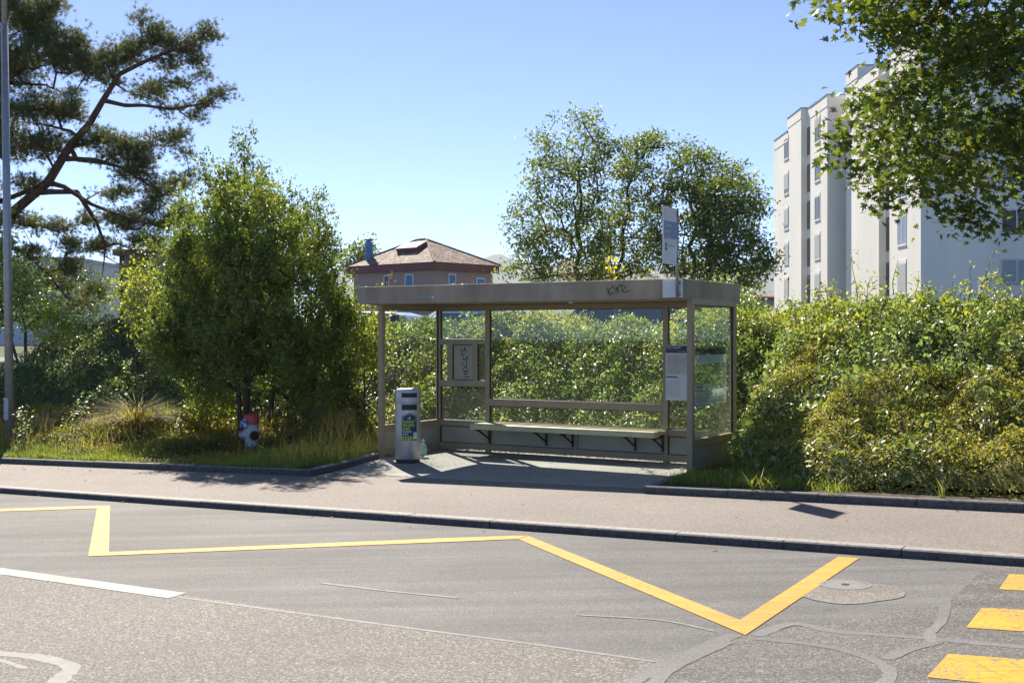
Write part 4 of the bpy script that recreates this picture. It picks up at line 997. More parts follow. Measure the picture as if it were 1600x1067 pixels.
# ================================================================== CARS
def make_car(name, paint, tall=False):
    root = thing(name, (0, 0, 0), None, None); Lc, Wc = 4.3, 1.76; h = 1.48 if not tall else 1.95
    prof = [(-2.15, .35), (-2.15, .62), (-2.08, .80), (-1.15, .93), (-.45, h-.06), (-.1, h), (1.1, h-.02), (1.55, h-.12), (1.95, .98), (2.12, .92), (2.15, .55), (2.12, .33)] if not tall else \
        [(-2.25, .35), (-2.25, .75), (-2.15, .98), (-1.55, 1.15), (-.85, h-.08), (-.6, h), (2.1, h), (2.22, h-.1), (2.3, 1.1), (2.3, .35)]
    belt = .92 if not tall else 1.12
    secs = [(-1, .0), (-.93, 1), (.93, 1), (1, 0)]
    mb = MB(); n = len(prof)
    def wid(z): return Wc/2*(1-.0*z) if z <= belt else Wc/2-(z-belt)*.30
    vs = []
    for s in (-1, 1):
        for x, z in prof: vs.append((x, s*wid(z), z))
    mb.add(vs, [tuple(range(n)), tuple(range(2*n-1, n-1, -1))]+[(i, n+i, n+(i+1) % n, (i+1) % n) for i in range(n)])
    mb.build('body', M[paint], root, bevel=.05, center=False)
    # glass
    def sidewin(x0, x1, xt0, xt1, s):
        z0, z1 = belt+.03, h-.13; e = .012
        mb = MB(); mb.add([(x0, s*(wid(z0)+e), z0), (x1, s*(wid(z0)+e), z0), (xt1, s*(wid(z1)+e), z1), (xt0, s*(wid(z1)+e), z1)], [(0, 1, 2, 3)]); mb.build('side_window', M['pane'], root, center=False)
    for s in (-1, 1):
        if tall: sidewin(-1.35, -.35, -.85, -.35, s); sidewin(-.25, .85, -.25, .85, s); sidewin(.95, 2.0, .95, 1.95, s)
        else: sidewin(-.95, .12, -.5, .12, s); sidewin(.2, 1.1, .2, 1.05, s); sidewin(1.18, 1.7, 1.13, 1.4, s)
    xa, za, xb, zb2 = (-1.15, .93, -.45, h-.06) if not tall else (-1.55, 1.15, -.85, h-.08)
    e = .012; f0, f1 = .08, .92
    def lerp(t): return (xa+(xb-xa)*t-e, za+(zb2-za)*t+e)
    (x0, z0), (x1, z1) = lerp(f0), lerp(f1)
    mb = MB(); mb.add([(x0, -wid(z0)+.07, z0), (x0, wid(z0)-.07, z0), (x1, wid(z1)-.07, z1), (x1, -wid(z1)+.07, z1)], [(0, 1, 2, 3)]); mb.build('windscreen', M['pane'], root, center=False)
    xr = 1.62 if not tall else 2.285
    mb = MB(); xq = (1.6, h-.2, 1.9, 1.04) if not tall else (2.25, h-.18, 2.3, 1.2)
    mb.add([(xq[0]+.02, -.6, xq[1]), (xq[0]+.02, .6, xq[1]), (xq[2]+.02, .68, xq[3]), (xq[2]+.02, -.68, xq[3])], [(0, 1, 2, 3)]); mb.build('rear_window', M['pane'], root, center=False)
    for x in (-1.35, 1.35):
        for s in (-1, 1):
            mb = MB(); mb.lathe((x, s*(Wc/2-.10), .32), [(.30, -.1), (.32, -.08), (.32, .08), (.30, .1)], 20, (0, s, 0)); wl = mb.build('wheel', M['rubber'], root, center=False)
            mb = MB(); mb.lathe((x, s*(Wc/2+.005), .32), [(.2, -.02), (.2, .0), (.05, .012)], 12, (0, s, 0)); q = mb.build('rim', M['galv'], wl, center=False); q.location = (0, 0, 0)
    for s in (-1, 1):
        xf = prof[2][0]; mb = MB(); mb.box(xf-.08, xf+.04, s*.62-.16, s*.62+.16, prof[2][1]-.16, prof[2][1]-.03); mb.build('headlight', M['alu'], root, bevel=.02, center=False)
        mb = MB(); mb.box(2.06, 2.165 if not tall else 2.315, s*.66-.1, s*.66+.1, .72, .86); mb.build('tail_light', M['red'], root, center=False)
        mb = MB(); mb.box(-.95 if not tall else -1.2, -.80 if not tall else -1.05, s*.98-.09, s*.98+.09, belt+.04, belt+.17); mb.build('wing_mirror', M[paint], root, bevel=.02, center=False)
    return root
def put(root, px, D, rot, label, z=1.12):
    root.location = (xatY(px, D), D, z); root.rotation_euler = (0, 0, math.radians(rot)); root['label'] = label; root['category'] = 'car'; root['group'] = 'cars parked above the bank'
put(make_car('parked_car', 'car_white'), 712, 31.5, 12, 'white car above the bank, its roof seen through the upper left shelter panes')
put(make_car('parked_car', 'car_silver'), 575, 36, -20, 'silver car parked behind the bank, between the round evergreen and the left shelter post')
put(make_car('parked_van', 'car_blue', True), 985, 29.5, -8, 'dark blue van parked behind the shelter, seen below its roof on the right')
put(make_car('parked_car', 'car_navy'), 1556, 24.6, 20, 'navy car at the far right, its roof showing over the bramble hedge')
put(make_car('parked_car', 'car_blue'), 1228, 33, 10, 'dark car mostly hidden by the hedge in front of the apartment block corner')
mbx = W(1174, 492, 22); mt = thing('meter_cabinet', (float(mbx[0]), 22, 1.1), 'small grey utility cabinet poking out of the hedge just right of the shelter roof', 'utility cabinet')
mb = MB(); mb.box(mbx[0]-.11, mbx[0]+.11, 21.9, 22.1, 1.1, CH+(HY-487)/F*22); mb.build('cabinet', M['galv'], mt, bevel=.01)
mb = MB(); mb.box(mbx[0]-.07, mbx[0]+.07, 21.88, 21.899, CH+(HY-497)/F*22, CH+(HY-491)/F*22); mb.build('vent', M['dark'], mt)
# ================================================================== VEGETATION
T_OV, T_SM, T_MP, T_TF, T_BL = tmpl_oval(), tmpl_simple(), tmpl_maple(), tmpl_tuft(), tmpl_blade()
UA, VA = np.append(U, 0), np.append(V, 0)
def vis_ab(a, b, z, m=60):
    X = O0[0]+a*U[0]+b*V[0]; Y = O0[1]+a*U[1]+b*V[1]; px = 800+F*X/Y; return (px > -m-60) & (px < 1600+m+60)
def on_shell(n, alo, ahi, tlo, thi, seed, depth=.10, fn=shell):
    r = np.random.default_rng(seed); a = alo+(ahi-alo)*r.random(n*3); t = tlo+(thi-tlo)*r.random(n*3)
    b = toe(a)+t*bw(a); e = .04
    z, _ = fn(a, b); za, _ = fn(a+e, b); zb_, _ = fn(a, b+e); ga_, gb_ = (za-z)/e, (zb_-z)/e
    wgt = np.sqrt(1+ga_**2+gb_**2); keep = (r.random(n*3)*min(6, wgt.max()) < wgt) & vis_ab(a, b, z)
    a, b, z, ga_, gb_, t = [q[keep][:n] for q in (a, b, z, ga_, gb_, t)]
    nr = UA*(-ga_[:, None])+VA*(-gb_[:, None])+np.array([0, 0, 1.0]); nr /= np.linalg.norm(nr, axis=1, keepdims=True)
    pos = O0[0]*np.array([1, 0, 0])+O0[1]*np.array([0, 1, 0])+a[:, None]*UA+b[:, None]*VA; pos[:, 2] = z
    pos = pos-nr*(r.exponential(depth, len(a))[:, None]-.06)
    return a, b, t, pos, nr, r
def spec(n, alo, ahi, tlo, thi, seed, mask, name, tm, mat, size, label=None, depth=.10, tilt=.75, droop=.35, up=.4, kind='stuff'):
    a, b, t, pos, nr, r = on_shell(n, alo, ahi, tlo, thi, seed, depth); k = mask(a, b, t, r)
    pos, nr = pos[k], nr[k]; N = len(pos); rr = r.normal(size=(N, 3)); nn = nr*(1-tilt*.5)+rr*tilt*.55+np.array([0, 0, up])
    yd = r.normal(size=(N, 3))+nr*.5; yd[:, 2] -= droop
    sz = size*(.6+.75*r.random(N))
    o = leaves(name, pos, yd, nn, sz, tm, M[mat], seed=seed); o['kind'] = kind; print(name, N); return o
# dark thicket interior under the leaves
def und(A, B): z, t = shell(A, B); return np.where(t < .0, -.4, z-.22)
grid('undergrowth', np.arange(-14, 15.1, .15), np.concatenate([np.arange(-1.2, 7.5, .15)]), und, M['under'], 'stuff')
pn_ = lambda a, b, s, sd: fbm(a, b, s, sd)
left = lambda a: a < -.1
mid = lambda a: (a >= -.1) & (a < 5.4)
right = lambda a: a >= 5.4
# right: ivy skirt, brambles, young top growth
mi = lambda a, b, t, r: (t+(pn_(a, b, 1.1, 21)-.5)*1.1+(r.random(len(a))-.5)*.12 < .52)
spec(125000, 5.35, 12.5, 0, .85, 31, mi, 'ivy_ground_cover', T_SM, 'l_ivy', .038, depth=.045, droop=.2, tilt=.6)
spec(42000, 5.35, 12.5, 0.0, 1.25, 32, lambda a, b, t, r: ~mi(a, b, t, r) & (t+(pn_(a, b, 1.6, 5)-.5)*.8 < .95), 'bramble_thicket', T_OV, 'l_bramble', .075, depth=.09, droop=.3, tilt=.75)
spec(26000, 5.3, 12.5, .62, 1.5, 33, lambda a, b, t, r: t+(pn_(a, b, 1.6, 5)-.5)*.6 > .86, 'young_hedge_growth', T_OV, 'l_top', .065, depth=.12, droop=.1, tilt=.9)
spec(9000, 5.6, 12.5, 0.0, 1.1, 34, lambda a, b, t, r: pn_(a, b, 1.9, 77) > .55, 'broad_leaf_climber', T_OV, 'l_bramble', .105, depth=.02, droop=.4, tilt=.6)
# behind the shelter
spec(60000, -.6, 5.9, 0, 1.4, 41, lambda a, b, t, r: t+(pn_(a, b, 1.8, 15)-.5)*.9 < .9, 'hedge_thicket', T_OV, 'l_mid', .055, depth=.11, droop=.35)
spec(26000, -.6, 5.9, .45, 1.5, 42, lambda a, b, t, r: t+(pn_(a, b, 1.8, 15)-.5)*.9 >= .78, 'young_hedge_growth', T_OV, 'l_top', .06, depth=.12, droop=.1)
spec(2500, -.4, 5.6, .0, 1.0, 43, lambda a, b, t, r: pn_(a, b, 2.2, 55) > .58, 'broad_leaf_climber', T_OV, 'l_bramble', .11, depth=.02)
# left
spec(90000, -14, -.2, 0, 1.5, 51, lambda a, b, t, r: pn_(a, b, 1.3, 25) < .62+.1*r.random(len(a)), 'dark_hedge', T_OV, 'l_dark', .065, depth=.12, droop=.35)
spec(30000, -14, -.2, 0, 1.5, 52, lambda a, b, t, r: (pn_(a, b, 1.3, 25) > .50) | (t > .95), 'bramble_thicket', T_OV, 'l_mid', .075, depth=.10)
spec(16000, -1.7, .1, -.0, 1.3, 53, lambda a, b, t, r: pn_(a, b, 1.5, 29) > .35, 'young_hedge_growth', T_OV, 'l_top', .06, depth=.12)
# low cover in front of the left hedge ------------------------------------------------
KL = lambda a: np.interp(a, [lab[0][0], lab[1][0], lab[3][0]], [lab[0][1]+.1, lab[1][1]+.1, lab[3][1]+.08])
def mound(a, b):
    d = b-KL(a); base = zs(a)+.07
    t = np.clip((d-.55-.5*(fbm(a, b*0, .7, 3)-.5))/1.1, 0, 1)*np.clip((-.75-a)/.9, 0, 1)
    h = t*(.14+.5*np.clip(fbm(a, b, .75, 61)-.28, 0, 1)*1.3+.12*np.clip((d-1)/2.5, 0, 1))
    hyd_clear = 1-1.0*np.exp(-(((a+2.5)/.95)**4+((b+1.0)/1.5)**4))
    return base+h*hyd_clear, t
verge_a = np.arange(-14, .15, .1)
def vz(A, B):
    z, t = mound(A, B); return np.where(B < KL(A), zs(A)-.3, z-.05)
grid('verge', verge_a, np.arange(-3.4, 2.6, .1), vz, M['soil'])
def in_left(a, b): return (b > KL(a)+.02) & (b < 2.0) & (a < -.06)
def scat(n, alo, ahi, blo, bhi, seed, mask):
    r = np.random.default_rng(seed); a = alo+(ahi-alo)*r.random(n); b = blo+(bhi-blo)*r.random(n); z, t = mound(a, b); k = mask(a, b, t, r) & vis_ab(a, b, z)
    a, b, z, t = a[k], b[k], z[k], t[k]; pos = np.stack([O0[0]+a*U[0]+b*V[0], O0[1]+a*U[1]+b*V[1], z], -1); return a, b, z, t, pos, r
a, b, z, t, pos, r = scat(120000, -12, 0, -3.4, 2.2, 61, lambda a, b, t, r: in_left(a, b) & (t > .15+.5*r.random(len(a))))
pos[:, 2] += r.normal(size=len(pos))*.035
yd = rdir(len(pos), r); yd[:, 2] += .1; nr = rdir(len(pos), r); nr[:, 2] = abs(nr[:, 2])+.8
o = leaves('cotoneaster_cover', pos, yd, nr, .05*(.5+.8*r.random(len(pos))), T_OV, M['l_cover'], seed=61, extra=np.clip(fbm(a, b, 1.2, 90)*.9+.35*(r.random(len(a))-.4), 0, 1)); o['kind'] = 'stuff'
a, b, z, t, pos, r = scat(90000, -12, 0, -3.4, 1.5, 62, lambda a, b, t, r: in_left(a, b) & ((t < .35*r.random(len(a))+.1) | (r.random(len(a)) < .04)))
yd = rdir(len(pos), r)*.38; yd[:, 2] = 1; hgt = .05+.13*np.clip(fbm(a, b, 1.3, 44)-.2, 0, 1)*r.random(len(a))*1.9+.04*np.clip((a+3.2)/2, 0, 1)*r.random(len(a))
hgt = hgt*(1-.8*np.exp(-(((a+2.45)/.8)**4+((b+1.0)/1.4)**4)))
o = leaves('grass', pos, yd, rdir(len(pos), r), hgt, tmpl_blade(.045, .5), M['l_grass'], seed=62); o['kind'] = 'stuff'
r9 = np.random.default_rng(640); n9 = 2600; a9 = np.concatenate([r9.uniform(-2.3, -.15, n9//2), r9.uniform(-9, -2.9, n9-n9//2)]); b9 = r9.uniform(-1.6, 1.5, n9); z9, t9 = mound(a9, b9)
k9 = (fbm(a9, b9, 1.5, 33) > .47) & in_left(a9, b9) & ~((abs(a9+2.4) < .85) & (b9 < .35)); a9, b9, z9 = a9[k9], b9[k9], z9[k9]; p9 = np.stack([O0[0]+a9*U[0]+b9*V[0], O0[1]+a9*U[1]+b9*V[1], z9], -1)
y9 = rdir(len(p9), r9)*.35; y9[:, 2] = 1; o = leaves('dry_grass', p9, y9, rdir(len(p9), r9), .18+.3*r9.random(len(p9)), tmpl_blade(.012, .5), M['l_straw'], seed=641); o['kind'] = 'stuff'
# clover-like low leaves in the verge
k = r.random(len(pos)) < .45; p2 = pos[k]+np.stack([r.normal(size=k.sum())*.03, r.normal(size=k.sum())*.03, .02+.05*r.random(k.sum())], -1)
nr = rdir(len(p2), r)*.5; nr[:, 2] = 1; o = leaves('verge_weeds', p2, rdir(len(p2), r, 0, .3), nr, .035*(.6+.7*r.random(len(p2))), T_SM, M['l_grass'], seed=63); o['kind'] = 'stuff'
# grass triangle right of the shelter
def scat2(n, mask, seed):
    r = np.random.default_rng(seed); a = 5.1+2.6*r.random(n); b = -1.55+2.0*r.random(n); k = mask(a, b) ; a, b = a[k], b[k]
    z = H(a, b)+.04; return a, b, np.stack([O0[0]+a*U[0]+b*V[0], O0[1]+a*U[1]+b*V[1], z], -1), r
def tri(a, b):
    ka = np.interp(b, [rab[0][1], -.12], [rab[0][0]+.1, SW+.09]); return (a > ka) & (b > rab[0][1]+.1+(a-rab[0][0])*(rab[1][1]-rab[0][1])/(rab[1][0]-rab[0][0])) & (b < toe(a)+.1)
mbt = MB(); rsoil = [(SW+.05, -.1), (rab[0][0]+.08, rab[0][1]+.09), (9, rab[1][1]+.1), (14, rab[1][1]+.1), (14, 0), (SW+.05, 1.9)]
mbt.add([g(x, y, float(H(x, y))+.05) for x, y in rsoil], [tuple(range(6))]); mbt.build('planting_bed', M['soil'], structure=True)
a, b, pos, r = scat2(9000, tri, 71)
yd = rdir(len(pos), r)*.5; yd[:, 2] = 1
o = leaves('grass', pos, yd, rdir(len(pos), r), .05+.12*r.random(len(pos))**2, tmpl_blade(.05, .5), M['l_grass'], seed=71); o['kind'] = 'stuff'
# grass along right kerb foot
r = np.random.default_rng(72); n = 500; a = 6.6+4*r.random(n); b = np.interp(a, [rab[0][0], rab[1][0]], [rab[0][1], rab[1][1]])+.1+.06*r.random(n)
k = fbm(a, b*0, 2.3, 8) > .52; a, b = a[k], b[k]; pos = np.stack([O0[0]+a*U[0]+b*V[0], O0[1]+a*U[1]+b*V[1], zs(a)+.06], -1); yd = rdir(len(pos), r)*.5; yd[:, 2] = 1
o = leaves('grass', pos, yd, rdir(len(pos), r), .08+.22*r.random(len(pos)), tmpl_blade(.03, .5), M['l_grass'], seed=73); o['kind'] = 'stuff'
# dry leaves lying about
r = np.random.default_rng(74); pts = []
for n_, (a0_, a1_, b0_, b1_) in ((150, (.1, 5.1, SD-.12, SD+.28)), (26, (.2, 5.0, -.5, 1.4)), (45, (6.6, 10.5, -1.95, -1.5)), (30, (-8, 0, -3.0, -2.5)), (14, (-6, 9, -4.4, -2)), (16, (-6, 9, -5.1, -4.8))):
    for _ in range(n_):
        a_, b_ = a0_+(a1_-a0_)*r.random(), b0_+(b1_-b0_)*r.random()
        if b0_ < -2.9 and a1_ == 0 and b_ > KL(a_)-.1: continue
        z_ = (float(zs(a_))+ROADZ if b_ < -4.75 else float(H(a_, b_)))+.012; pts.append(g(a_, b_, z_))
pts = np.array(pts); nr = rdir(len(pts), r)*.35; nr[:, 2] = 1
o = leaves('fallen_leaves', pts, rdir(len(pts), r, 0, .1), nr, .035+.03*r.random(len(pts)), T_OV, M['l_litter'], seed=74); o['kind'] = 'stuff'
# ------------------------------------------------------------------ trees
def make_tree(name, label, cat, loc, nodes, par, att, leafargs, bark, r0=.006, group=None, step=.35, bend=.12, seed=0, rmax=.3, up=0, expo=2.3, parts=('trunk', 'crown'), skipleaf=None):
    t = thing(name, tuple(float(v) for v in loc), label, cat, group)
    P_, pr, tips = grow(nodes, par, att, nodes[0], step, bend, seed, up)
    mb, R = branch_mesh(P_, pr, r0, expo, rmax); mb.build(parts[0], M[bark], t, smooth=True)
    tp = P_[tips]
    if leafargs.get('mid', 0):
        # foliage also along the last stretch of each twig
        mids = [P_[pr[i]] for i in tips]; tp = np.concatenate([tp, np.array(mids)])
    la = dict(leafargs); la.pop('mid', None)
    if 'sprig' in la:
        sp_ = la.pop('sprig'); sprigs(parts[1], tp, parent=t, seed=seed, **sp_)
    else: foliage(parts[1], tp, parent=t, seed=seed, **la)
    return t
# round evergreen on the left verge
DH = 21.3
bx0, bzz = (385-800)/F*DH, .1
base = np.array([bx0, DH, bzz])
nodes = [base, base+[.02, 0, .9], base+[.03, 0, 1.8], base+[0, 0, 2.8], base+[-.02, 0, 3.9], base+[-.04, 0, 5.2], base+[-.13, .1, -.1], base+[-.17, .12, .8], base+[-.3, .1, 1.6], base+[.32, .25, -.1], base+[.42, .25, .8], base+[.7, .2, 1.7]]
hp_ = [(378, 285), (400, 305), (425, 318), (455, 332), (480, 345), (500, 372), (518, 402), (530, 435), (540, 470), (550, 510), (552, 560), (545, 610), (520, 640), (480, 648), (445, 625), (415, 595), (385, 585), (360, 600), (320, 618), (280, 605), (250, 575), (235, 535), (240, 490), (252, 450), (255, 420), (275, 385), (295, 365), (298, 345), (320, 342), (326, 320), (352, 315), (366, 300)]
att = sample_poly(hp_, 620, DH, 1.75, 3)
r = np.random.default_rng(5)
sil = []
for (x, y) in [(380, 236), (378, 252), (384, 266), (318, 268), (322, 285), (356, 278), (362, 288), (405, 284), (410, 298), (440, 308), (462, 318), (492, 322), (488, 335), (497, 345), (515, 378), (520, 390), (527, 412), (345, 280), (335, 300), (278, 328), (283, 345), (238, 388), (250, 400), (296, 320)]: sil.append(W(x, y, DH+r.normal()*.15))
att = np.concatenate([att, np.array(sil)])
make_tree('evergreen_tree', 'dense round evergreen tree with small glossy leaves, standing behind the fire hydrant', 'tree', base, nodes, [-1, 0, 1, 2, 3, 4, 0, 6, 7, 0, 9, 10], att,
    dict(sprig=dict(k=10, L=.26, nl=10, size=.072, tm=T_OV, mat=M['l_holly'], center=tuple(base+[0, 0, 1.2]), thin=.11), mid=1), 'bark', .0085, step=.25, bend=.06, seed=3, rmax=.125)
# second stem of the same tree
b2 = W(40, 560, 36); b2[2] = 1.1
att = sample_poly([(-80, 400), (20, 395), (60, 410), (120, 425), (150, 450), (165, 480), (160, 505), (-80, 505)], 120, 36, 1.6, 15)
make_tree('broadleaf_tree', 'dark spreading tree under the pine, in front of the pale flat-roofed buildings', 'tree', b2, [b2, b2+[0, 0, 1]], [-1, 0], att, dict(m=34, spread=.30, size=.15, tm=T_OV, mat=M['l_dark'], flat=.7, droop=.1, nz=.4), 'bark', .01, seed=15, rmax=.14)
# bright shrub left of it
b2 = np.array(W(212, 560, 22.6)); b2[2] = 1.0
att = sample_poly([(178, 440), (185, 425), (205, 428), (225, 415), (248, 430), (262, 470), (255, 520), (225, 540), (200, 500), (183, 470)], 60, 22.4, .5, 8)
make_tree('bright_shrub', 'bright lime green leafy shrub at the left shoulder of the round evergreen', 'shrub', b2, [b2, b2+[0, 0, .5]], [-1, 0], att, dict(m=26, spread=.12, size=.085, tm=T_OV, mat=M['l_top'], flat=1, droop=0, nz=.4), 'bark', .004, step=.2, seed=9, rmax=.03)
# yellow-green shrub lit from behind beneath the evergreen
b2 = np.array(W(340, 668, 21.9)); b2[2] = .15
att = sample_poly([(285, 640), (300, 610), (345, 585), (372, 600), (374, 650), (340, 668), (300, 665)], 60, 21.8, .35, 8)
make_tree('bright_shrub', 'low yellow-green shrub glowing under the evergreen, left of its trunk', 'shrub', b2, [b2, b2+[0, 0, .2]], [-1, 0], att, dict(m=24, spread=.10, size=.085, tm=T_OV, mat=M['l_top'], flat=1, droop=.2, nz=.5), 'bark', .003, step=.15, seed=10, rmax=.02)
# far left maple-like tree and bush
b2 = np.array(W(30, 560, 30)); b2[2] = 1.1
att = sample_poly([(-60, 330), (-10, 350), (30, 400), (55, 440), (62, 475), (30, 500), (-20, 510), (-80, 500)], 110, 30, 1.4, 12)
make_tree('broadleaf_tree', 'green broadleaf tree behind the lamp post at the left edge, below the pine', 'tree', b2, [b2, b2+[-.3, 0, 1], b2+[-.6, 0, 2]], [-1, 0, 1], att, dict(m=40, spread=.26, size=.13, tm=T_OV, mat=M['l_mid'], flat=.8, droop=.1, nz=.4), 'bark', .008, seed=12, rmax=.12)
b2 = np.array(W(82, 540, 25)); b2[2] = 1.1
att = sample_poly([(52, 500), (60, 480), (78, 474), (100, 485), (112, 505), (100, 530), (60, 530)], 40, 25, .4, 13)
make_tree('bright_shrub', 'small pale green bush on top of the left hedge, just right of the lamp post', 'shrub', b2, [b2, b2+[0, 0, .2]], [-1, 0], att, dict(m=24, spread=.12, size=.09, tm=T_OV, mat=M['l_top'], flat=.8, droop=.1, nz=.5), 'bark', .004, step=.2, seed=13, rmax=.03)
# yellowish shrub behind left shelter post
b2 = np.array(W(570, 690, 21.0)); b2[2] = .2
att = sample_poly([(545, 470), (560, 452), (590, 462), (604, 500), (600, 560), (580, 600), (550, 560), (540, 510)], 70, 20.9, .4, 14)
make_tree('yellow_green_shrub', 'tall yellow-green shrub squeezed between the evergreen and the left end of the shelter', 'shrub', b2, [b2, b2+[0, 0, .7], b2+[0, 0, 1.4]], [-1, 0, 1], att, dict(m=26, spread=.11, size=.08, tm=T_OV, mat=M['l_top'], flat=1, droop=.2, nz=.4), 'bark', .004, step=.2, seed=14, rmax=.04)
# the pine ------------------------------------------------------------
DP = 33.0
def pl(pts, D0_, D1_): return [W(x, y, D0_+(D1_-D0_)*i/(len(pts)-1)) for i, (x, y) in enumerate(pts)]
nodes = []; par = []
def add_limb(pts, parent_idx, D0_, D1_, sub=3):
    q = pl(pts, D0_, D1_); p = parent_idx
    for i, v in enumerate(q):
        if p >= 0 and parent_idx == p and len(nodes):
            s = nodes[p]
            n_ = sub
            for k in range(1, n_): nodes.append(s+(v-s)*k/n_); par.append(p); p = len(nodes)-1
        elif i > 0:
            s = q[i-1]
            for k in range(1, sub): nodes.append(s+(v-s)*k/sub); par.append(p); p = len(nodes)-1
        nodes.append(v); par.append(p); p = len(nodes)-1
    return p
PL = []
pb = W(-120, 560, DP); pb[2] = .9
nodes.append(pb); par.append(-1)
i0 = add_limb([(-118, 450), (-110, 400)], 0, DP, DP)
i1 = add_limb([(-60, 375), (22, 330)], i0, DP, DP)
i2 = add_limb([(75, 285), (109, 229), (139, 195), (161, 157)], i1, DP, DP-.3)
j1 = add_limb([(187, 116), (232, 94), (262, 82), (300, 70)], i2, DP-.3, DP-.6); PL.append((j1, .34, .035))
PL.append((add_limb([(-60, 335), (0, 315), (40, 300), (75, 287)], i0, DP+.5, DP+.2), .2, .09))
PL.append((add_limb([(100, 292), (142, 319), (202, 343), (245, 352)], i2-9, DP-.2, DP-1), .3, .03))
PL.append((add_limb([(195, 165), (225, 165), (270, 171), (322, 161), (352, 146)], i2, DP-.4, DP-.8), .3, .015))
k1 = add_limb([(-95, 250), (-70, 120), (-40, 0), (-10, -90)], i0, DP+.3, DP+.8)
add_limb([(10, 130), (70, 133), (110, 150)], k1-8, DP+.4, DP)
add_limb([(-20, 70), (30, 50), (60, 20)], k1-5, DP+.6, DP+.2)
PL.append((add_limb([(21, 388), (34, 393), (56, 411), (73, 427), (110, 470)], i0, DP-.3, DP-.8), .2, .03))
PL.append((add_limb([(135, 225), (110, 205), (70, 195), (30, 190)], i2-6, DP, DP+.6), .3, .02)); PL.append((add_limb([(150, 250), (190, 262), (225, 285), (250, 298)], i2-7, DP-.2, DP-.6), .3, .02)); PL.append((add_limb([(120, 300), (150, 345), (165, 385), (160, 430)], i2-10, DP-.2, DP-.9), .3, .02))
add_limb([(50, 384), (79, 400), (105, 430)], i1, DP-.3, DP-.8)
PL.append((add_limb([(120, 250), (160, 255), (215, 268), (250, 275)], i2-6, DP, DP+.3), .3, .02))
ells = [(20, 15, 60, 38), (75, 10, 22, 30), (15, 95, 60, 40), (85, 70, 35, 30), (55, 45, 30, 25), (110, 95, 40, 26), (150, 110, 32, 26), (125, 60, 12, 22), (180, 90, 26, 22), (215, 75, 24, 22), (240, 50, 22, 16), (217, 28, 14, 9), (262, 62, 28, 18),
        (290, 75, 28, 14), (318, 55, 18, 14), (330, 47, 14, 8), (262, 98, 24, 12), (305, 97, 22, 10), (316, 118, 13, 8), (230, 140, 40, 13), (280, 132, 24, 10), (268, 170, 20, 8), (310, 160, 22, 11), (345, 150, 16, 9), (355, 143, 9, 6), (305, 182, 14, 7), (55, 170, 55, 30),
        (110, 165, 30, 26), (20, 225, 55, 30), (70, 225, 30, 22), (150, 215, 32, 18), (185, 235, 36, 24), (228, 240, 30, 22), (262, 218, 24, 11), (285, 210, 18, 8), (285, 238, 16, 8), (215, 275, 34, 15), (245, 296, 30, 14), (280, 285, 24, 10), (300, 276, 8, 6), (180, 300, 26, 12),
        (45, 285, 28, 14), (140, 345, 24, 10), (200, 345, 44, 20), (235, 320, 24, 14), (258, 345, 26, 16), (30, 345, 40, 16), (75, 355, 30, 12), (110, 385, 30, 14), (55, 395, 22, 12), (165, 385, 30, 13), (115, 420, 26, 14), (150, 450, 30, 9), (130, 475, 22, 7), (90, 445, 22, 12), (225, 378, 36, 16),
        (-40, 150, 60, 80), (-60, 30, 60, 60), (-50, 300, 50, 50), (285, 340, 26, 20), (225, 415, 26, 10)]
att = sample_ell(ells, .042, DP, 17, 1.4)
t = thing('pine_tree', tuple(float(v) for v in pb), 'large leaning pine with reddish branches and open dark needle clumps at the upper left', 'tree')
P_, pr, tips = grow(nodes, par, att, nodes[0], .30, .10, 17, -.02)
minR = np.zeros(len(P_))
def rlimb(idx, rA, rB):
    # walk back from a limb tip to the trunk setting a least radius
    chain = []; i = idx
    while i >= 0 and len(chain) < 400: chain.append(i); i = pr[i]
    for k, i in enumerate(chain[::-1]): minR[i] = max(minR[i], rA+(rB-rA)*k/max(1, len(chain)-1))
for idx, rA, rB in PL: rlimb(idx, rA*.58, rB*.6)
mb, R = branch_mesh(P_, pr, .0075, 2.2, .30, 6, 0, minR); mb.build('trunk', M['bark_red'], t, smooth=True)
tp = P_[tips]; r = np.random.default_rng(18); tp = np.concatenate([tp, P_[[pr[i] for i in tips]], P_[tips]+r.normal(size=(len(tips), 3))*.1])
m_ = 7; base_ = np.repeat(tp, m_, axis=0); n = len(base_); off = r.normal(size=(n, 3))*np.array([.12, .12, .07])
yd = off/.1+r.normal(size=(n, 3))*.5; yd[:, 2] += .9
leaves('crown', base_+off, yd, rdir(n, r), .135*(.7+.6*r.random(n)), T_TF, M['l_pine'], t, seed=18); print('pine tufts', n)
# the group of trees behind the shelter -------------------------------
def bgtree(px, D, poly, n, seed, label, trunkpx, top, lf=34):
    b = W(px, 520, D); b[2] = 1.1; tpz = W(trunkpx[0], trunkpx[1], D)
    nodes = [b, b+(W(px, 430, D)-b)*np.array([1, 1, 1.0]), W((px+trunkpx[0])/2, 370, D), tpz, W(top[0], top[1], D)]
    nn = [nodes[0]]; pp = [-1]
    for q in nodes[1:]:
        s = nn[-1]
        for k in range(1, 5): nn.append(s+(q-s)*k/4+np.array([1, 1, 0])*np.random.default_rng(seed+k).normal()*.08); pp.append(len(nn)-2)
    att = sample_poly(poly, n, D, 1.7, seed)
    make_tree('deciduous_tree', label, 'tree', b, nn, pp, att, dict(m=int(lf*1.5), spread=.26, size=.145, tm=T_OV, mat=M['l_rowan'], flat=.55, droop=.25, nz=.4, outw=.3, center=tuple(b+[0, 0, 4]), mid=0), 'bark', .015, group='trees behind the bus shelter', step=.5, bend=.09, seed=seed, rmax=.24, up=.04, expo=2.2)
